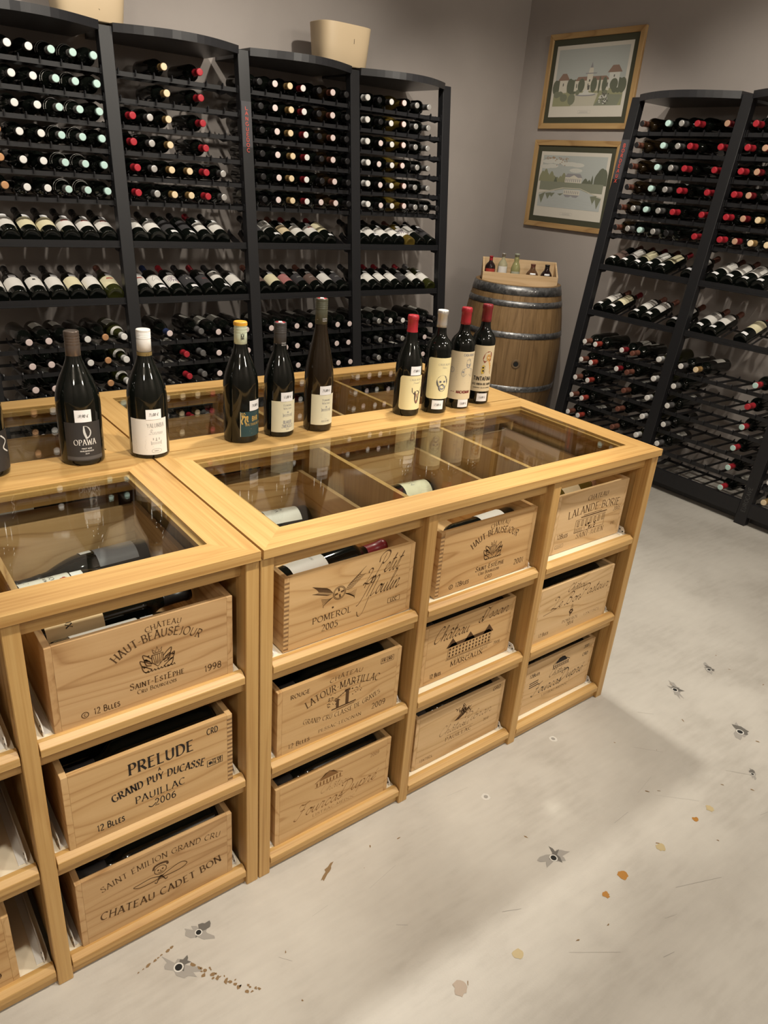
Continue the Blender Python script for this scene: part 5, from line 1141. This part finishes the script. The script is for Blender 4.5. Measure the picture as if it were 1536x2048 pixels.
M_CLEAR = glassy('pale_spirit_glass', (.40, .37, .24)); M_CLEARG = glassy('greenish_spirit_glass', (.30, .29, .13)); M_BRN = glassy('brown_spirit_glass', (.12, .06, .03)); M_REDDARK = glassy('black_spirit_glass', (.02, .01, .01))
def small_bottle(label, x, kind, r, h, glass, capm, clen, labm, z0, z1, extra=None, glen=None):
    p = Matrix.Translation((BC[0], BC[1], ZB + .0096)) @ Matrix.Rotation(bx_az, 4, 'Z') @ Vector((x, .0, 0))
    o = thing('small_bottle', label, 'bottle', p, bx_az, 'small bottles in the crate on the barrel')
    pr = profile(kind, r, h); G().lathe(pr, 24).obj('bottle_body', glass, o); sleeve(G(), pr, h, clen, 0, 1, .001, 0, 16).obj('cap', [capm, capm], o)
    patch(G(), r + .0007, -r * 1.05, r * 1.05, z0, z1, 0, 0, 12).obj('label', labm, o)
    if extra: patch(G(), r + .0011, -r * .5 + extra[0], r * .5 + extra[0], extra[1], extra[2], 0, 0, 8, prof=[(a + .0012, b) for a, b in pr]).obj('price_tag', M_TAG, o)
small_bottle('small black bottle with red label and red cap in the crate on the barrel', -.195, 'squat', .034, .165, M_REDDARK, F_RED, .028, mat('scarlet_paper', (.42, .045, .03), .5), .045, .088)
small_bottle('small clear bottle with white label in the crate on the barrel', -.115, 'squat', .032, .188, M_CLEAR, F_SILVER, .022, M_PAPER, .062, .108)
small_bottle('small slope-shouldered greenish bottle in the crate on the barrel', -.028, 'burgundy', .031, .192, M_CLEARG, mat('cap_sage', (.34, .36, .28), .4), .02, mat('sage_paper', (.42, .42, .32), .6), .058, .082)
small_bottle('small brown bottle with beige label, beside the black one in the barrel crate', .085, 'burgundy', .040, .135, M_BRN, F_BROWN, .02, M_BEIGE, .040, .063, (0, .072, .082))
small_bottle('small black bottle with white label at the crate end on the barrel', .178, 'burgundy', .038, .138, M_REDDARK, F_BLACK, .02, M_PAPER, .042, .065, (0, .074, .084))

# ------------------------------------------------------------------ cream buckets on top of the long rack
M_BUCKET = mat('cream_bucket', (.62, .48, .31), .5)
def bucket(label, x, y, txt):
    o = thing('ice_bucket', label, 'bucket', (x, y, LEANH + .0125), 0)
    a, b, h = .150, .095, .188; g = G()
    def sq(k, s):   # rounded-rectangle section
        t = 2 * PI * k / 48; c_, s_ = math.cos(t), math.sin(t)
        return (s * a * math.copysign(abs(c_) ** .45, c_), s * b * math.copysign(abs(s_) ** .62, s_))
    lv = [(.93, 0), (.95, .004), (1.0, .09), (1.06, h - .003), (1.06, h), (1.03, h), (1.0, h - .006), (.92, .012)]
    v = [(*sq(k, s), z) for s, z in lv for k in range(48)]; n = 48
    f = [(i * n + k, i * n + (k + 1) % n, (i + 1) * n + (k + 1) % n, (i + 1) * n + k) for i in range(len(lv) - 1) for k in range(n)]
    f.append(list(range(n))[::-1]); f.append([(len(lv) - 1) * n + k for k in range(n)])
    g.add(v, f, 0, True); bo_ = g.obj('bucket_body', M_BUCKET, o)
    I = Ink()
    if txt: I.text(txt, .075, .105, .020, 'serif', .105, wt=.15); I.line(crom([(.05, .132), (.075, .137), (.1, .132)], 4), .0012)
    else: I.line([(.03, .03), (.033, .012)], .004); I.disc(.033, .010, .004); I.line([(.02, .045), (.04, .03)], .002)
    I.build('printed_mark', lambda u, v, d=0.0: (u, -(b * (1.0 + .06 * (v - .09) / .098) * (1 - min(1.0, abs(u / (a * 1.0))) ** (1 / .45)) ** .62 if abs(u) < a * .98 else 0) - .0012 - d, v), M_INK, bo_)
    return o
bucket('cream oval ice bucket lettered BONNET standing on the rack', 1.955, 2.77, 'BONNET')
bucket('cream ice bucket cut off by the photo top, standing on the rack', .640, 2.77, None)

# ------------------------------------------------------------------ two framed prints on the right wall
M_FRAME = wood('gilt_pine_frame', (.50, .33, .15), (.42, .26, .11), (.30, .17, .07), 'y', fine=60, ring=8, rough=.5); M_FRAMEZ = wood('gilt_pine_frame_z', (.50, .33, .15), (.42, .26, .11), (.30, .17, .07), 'z', fine=60, ring=8, rough=.5)
M_MOUNT = mat('dark_olive_mount', (.055, .055, .032), .7); M_SHEET = mat('print_sheet', (.62, .58, .51), .6)
PC = {n: mat('print_' + n, c, .65) for n, c in {'sky': (.42, .44, .42), 'lawn': (.30, .30, .18), 'path': (.50, .47, .38), 'wall': (.60, .56, .47), 'roof': (.26, .17, .13), 'tree': (.13, .14, .10), 'bush': (.19, .20, .14), 'dark': (.12, .115, .10), 'pale': (.58, .57, .52), 'water': (.44, .46, .45), 'grass': (.23, .24, .18), 'slate': (.28, .27, .28), 'olive': (.26, .26, .16), 'rust': (.36, .24, .15)}.items()}
PK = list(PC)
def picture(label, y0, y1, z0, z1, draw):
    """outer frame; hangs on wall_right, facing -x; print drawn in unit coordinates, u to the viewer's right"""
    o = thing('framed_print', label, 'picture', (XW, (y0 + y1) / 2, z0), 0); wd, h = y1 - y0, z1 - z0; fw, ft = .033, .022
    def bar(pts, m): G().prism(pts, lambda u, v, d: (d, u, v), -ft - .001, -.001).obj('frame_bar', m, o, bevel=.002)
    a, b, c, d = -wd / 2, wd / 2, 0, h; f = fw
    bar([(a, c), (b, c), (b - f, c + f), (a + f, c + f)], M_FRAME); bar([(b, d), (a, d), (a + f, d - f), (b - f, d - f)], M_FRAME); bar([(b, c), (b, d), (b - f, d - f), (b - f, c + f)], M_FRAMEZ); bar([(a, d), (a, c), (a + f, c + f), (a + f, d - f)], M_FRAMEZ)
    G().box(-.012, a + f, c + f, -.002, b - f, d - f).obj('mount', M_MOUNT, o)
    m = .036; s0, s1, t0, t1 = a + f + m, b - f - m, c + f + m, d - f - m
    G().box(-.0128, s0, t0, -.0121, s1, t1).obj('sheet', M_SHEET, o)
    iu0, iu1, iv0, iv1 = s0 + .022, s1 - .022, t0 + .062, t1 - .022
    I = Ink(); draw(I)
    fn = lambda u, v, d=0.0: (-.0132 - d * .6, iu1 - u * (iu1 - iu0), iv0 + v * (iv1 - iv0))
    g = G()
    for k, (q, mi) in enumerate(zip(I.q, I.mi)): g.add([fn(u, v, k * 1.2e-5) for u, v in q], [tuple(range(len(q)))], mi)
    g.obj('print', [PC[k] for k in PK], o)
    I = Ink(); I.line([(-.05, t0 + .020), (.05, t0 + .020), (.05, t0 + .036), (-.05, t0 + .036)], .0012, closed=True); I.lines(-.042, .042, t0 + .030, .006, 2, .0016); I.build('caption_mark', lambda u, v, d=0.0: (-.0131, -u, v), M_GREYINK, o)
def C_(I, n): I.c = PK.index(n); return I
def pr_house(I):
    C_(I, 'sky').rect(0, 0, 1, 1); C_(I, 'lawn').rect(0, 0, 1, .30); C_(I, 'path').fill([(.28, 0), (.62, 0), (.66, .22), (.34, .22)])
    C_(I, 'grass').fill([(.62, 0), (.95, 0), (1, .18), (.72, .20)])
    q = random.Random(6)
    C_(I, 'tree')
    for u in (.02, .06, .26, .30, .88, .93, .98): I.disc(u, .34, .05, .13)
    C_(I, 'wall').rect(.30, .26, .80, .44); C_(I, 'roof').fill([(.30, .44), (.80, .44), (.74, .51), (.34, .51)]); C_(I, 'wall').rect(.47, .28, .55, .56)
    C_(I, 'dark').rect(.495, .28, .525, .36); I.rect(.50, .42, .52, .46)
    for k in range(9): I.rect(.325 + k * .055, .32, .338 + k * .055, .39)
    C_(I, 'slate').rect(.44, .555, .60, .572); C_(I, 'wall').fill([(.48, .572), (.55, .572), (.54, .66), (.49, .66)]); C_(I, 'slate').fill([(.495, .66), (.535, .66), (.516, .76)])
    C_(I, 'wall').rect(.07, .24, .19, .46); C_(I, 'roof').fill([(.04, .46), (.22, .46), (.16, .58), (.10, .58)]); C_(I, 'dark').rect(.12, .36, .135, .41)
    C_(I, 'pale').rect(.78, .30, .92, .56); C_(I, 'roof').fill([(.75, .56), (.95, .56), (.89, .68), (.81, .68)]); C_(I, 'dark').rect(.84, .48, .855, .52)
    C_(I, 'tree')
    for u, r, s in ((.23, .045, .13), (.40, .05, .12), (.58, .045, .13), (.73, .035, .13), (.86, .055, .10), (.66, .015, .15)): I.disc(u, .36, r, s)
    C_(I, 'path').disc(.48, .20, .17, .035); C_(I, 'slate').disc(.48, .195, .15, .026); C_(I, 'pale').disc(.48, .21, .13, .02); I.fill([(.42, .21), (.54, .21), (.50, .28), (.46, .28)])
    C_(I, 'bush')
    for u, v, r, s in ((.05, .21, .05, .06), (.16, .15, .055, .07), (.28, .12, .055, .10), (.10, .22, .04, .05), (.36, .24, .03, .05), (.76, .22, .03, .05)): I.disc(u, v, r, s)
    C_(I, 'pale')
    for k in range(26): I.disc(.74 + q.uniform(-.05, .06), .10 + q.uniform(-.08, .10), .011, .013)
    C_(I, 'dark')
    for k in range(18): I.disc(.76 + q.uniform(-.05, .05), .12 + q.uniform(-.09, .1), .010, .012)
def pr_pond(I):
    q = random.Random(12)
    C_(I, 'sky').rect(0, .45, 1, 1); C_(I, 'pale')
    for k in range(9): I.disc(.3 + q.uniform(-.25, .5), .82 + q.uniform(-.12, .1), .10, .04)
    C_(I, 'olive')
    for u, h in ((.02, .70), (.07, .74), (.11, .66), (.17, .70), (.22, .62), (.27, .60), (.32, .62), (.37, .68), (.12, .58), (.42, .60)): I.fill(crom([(u - .05, .50), (u - .04, h - .10), (u, h), (u + .04, h - .08), (u + .05, .50)], 3))
    C_(I, 'tree')
    for u, h, r in ((.95, .80, .07), (.90, .72, .05), (.99, .78, .05), (.82, .66, .016), (.72, .60, .06), (.78, .58, .05), (.25, .6, .03)): I.fill(crom([(u - r, .48), (u - r * .9, h - .1), (u, h), (u + r * .9, h - .1), (u + r, .48)], 3))
    C_(I, 'wall').rect(.40, .49, .66, .60); C_(I, 'slate').fill([(.39, .60), (.67, .60), (.63, .67), (.43, .67)]); C_(I, 'wall').fill([(.47, .60), (.60, .60), (.535, .645)])
    C_(I, 'slate')
    for k in range(8): I.rect(.412 + k * .031, .515, .424 + k * .031, .575)
    C_(I, 'grass').rect(0, .33, 1, .50); C_(I, 'path').fill([(0, .27), (.0, .25), (.40, .38), (.66, .39), (1, .24), (1, .26), (.66, .405), (.38, .40)])
    C_(I, 'water').fill([(0, .25), (0, 0), (1, 0), (1, .24), (.66, .38), (.40, .37)])
    C_(I, 'bush')
    for u, h in ((.06, .06), (.16, .15), (.22, .2), (.36, .24), (.95, .04), (.88, .12)): I.fill([(u - .05, .27 if u > .1 else .22), (u + .05, .29 if u < .9 else .24), (u, h)])
    C_(I, 'wall').rect(.41, .27, .66, .36); C_(I, 'slate').fill([(.41, .27), (.66, .27), (.62, .22), (.56, .225), (.535, .25), (.50, .22), (.45, .22)])
    for k in range(8): I.rect(.42 + k * .03, .29, .432 + k * .03, .345)
    C_(I, 'sky')
    for k in range(8): I.line([(.25 + q.uniform(-.1, .1), .04 + .022 * k), (.75 + q.uniform(-.1, .15), .038 + .022 * k)], .006)
    C_(I, 'rust')
    for k in range(46): u = q.uniform(.02, .40); I.disc(u, .97 - q.uniform(0, .05) - (q.uniform(0, .14) if u > .2 else 0) * q.random(), .009, .008)
picture('upper framed print of a house with towers and a fountain', 2.072, 2.800, 1.884, 2.424, pr_house)
picture('lower framed print of a house mirrored in a pond', 2.090, 2.805, 1.278, 1.818, pr_pond)
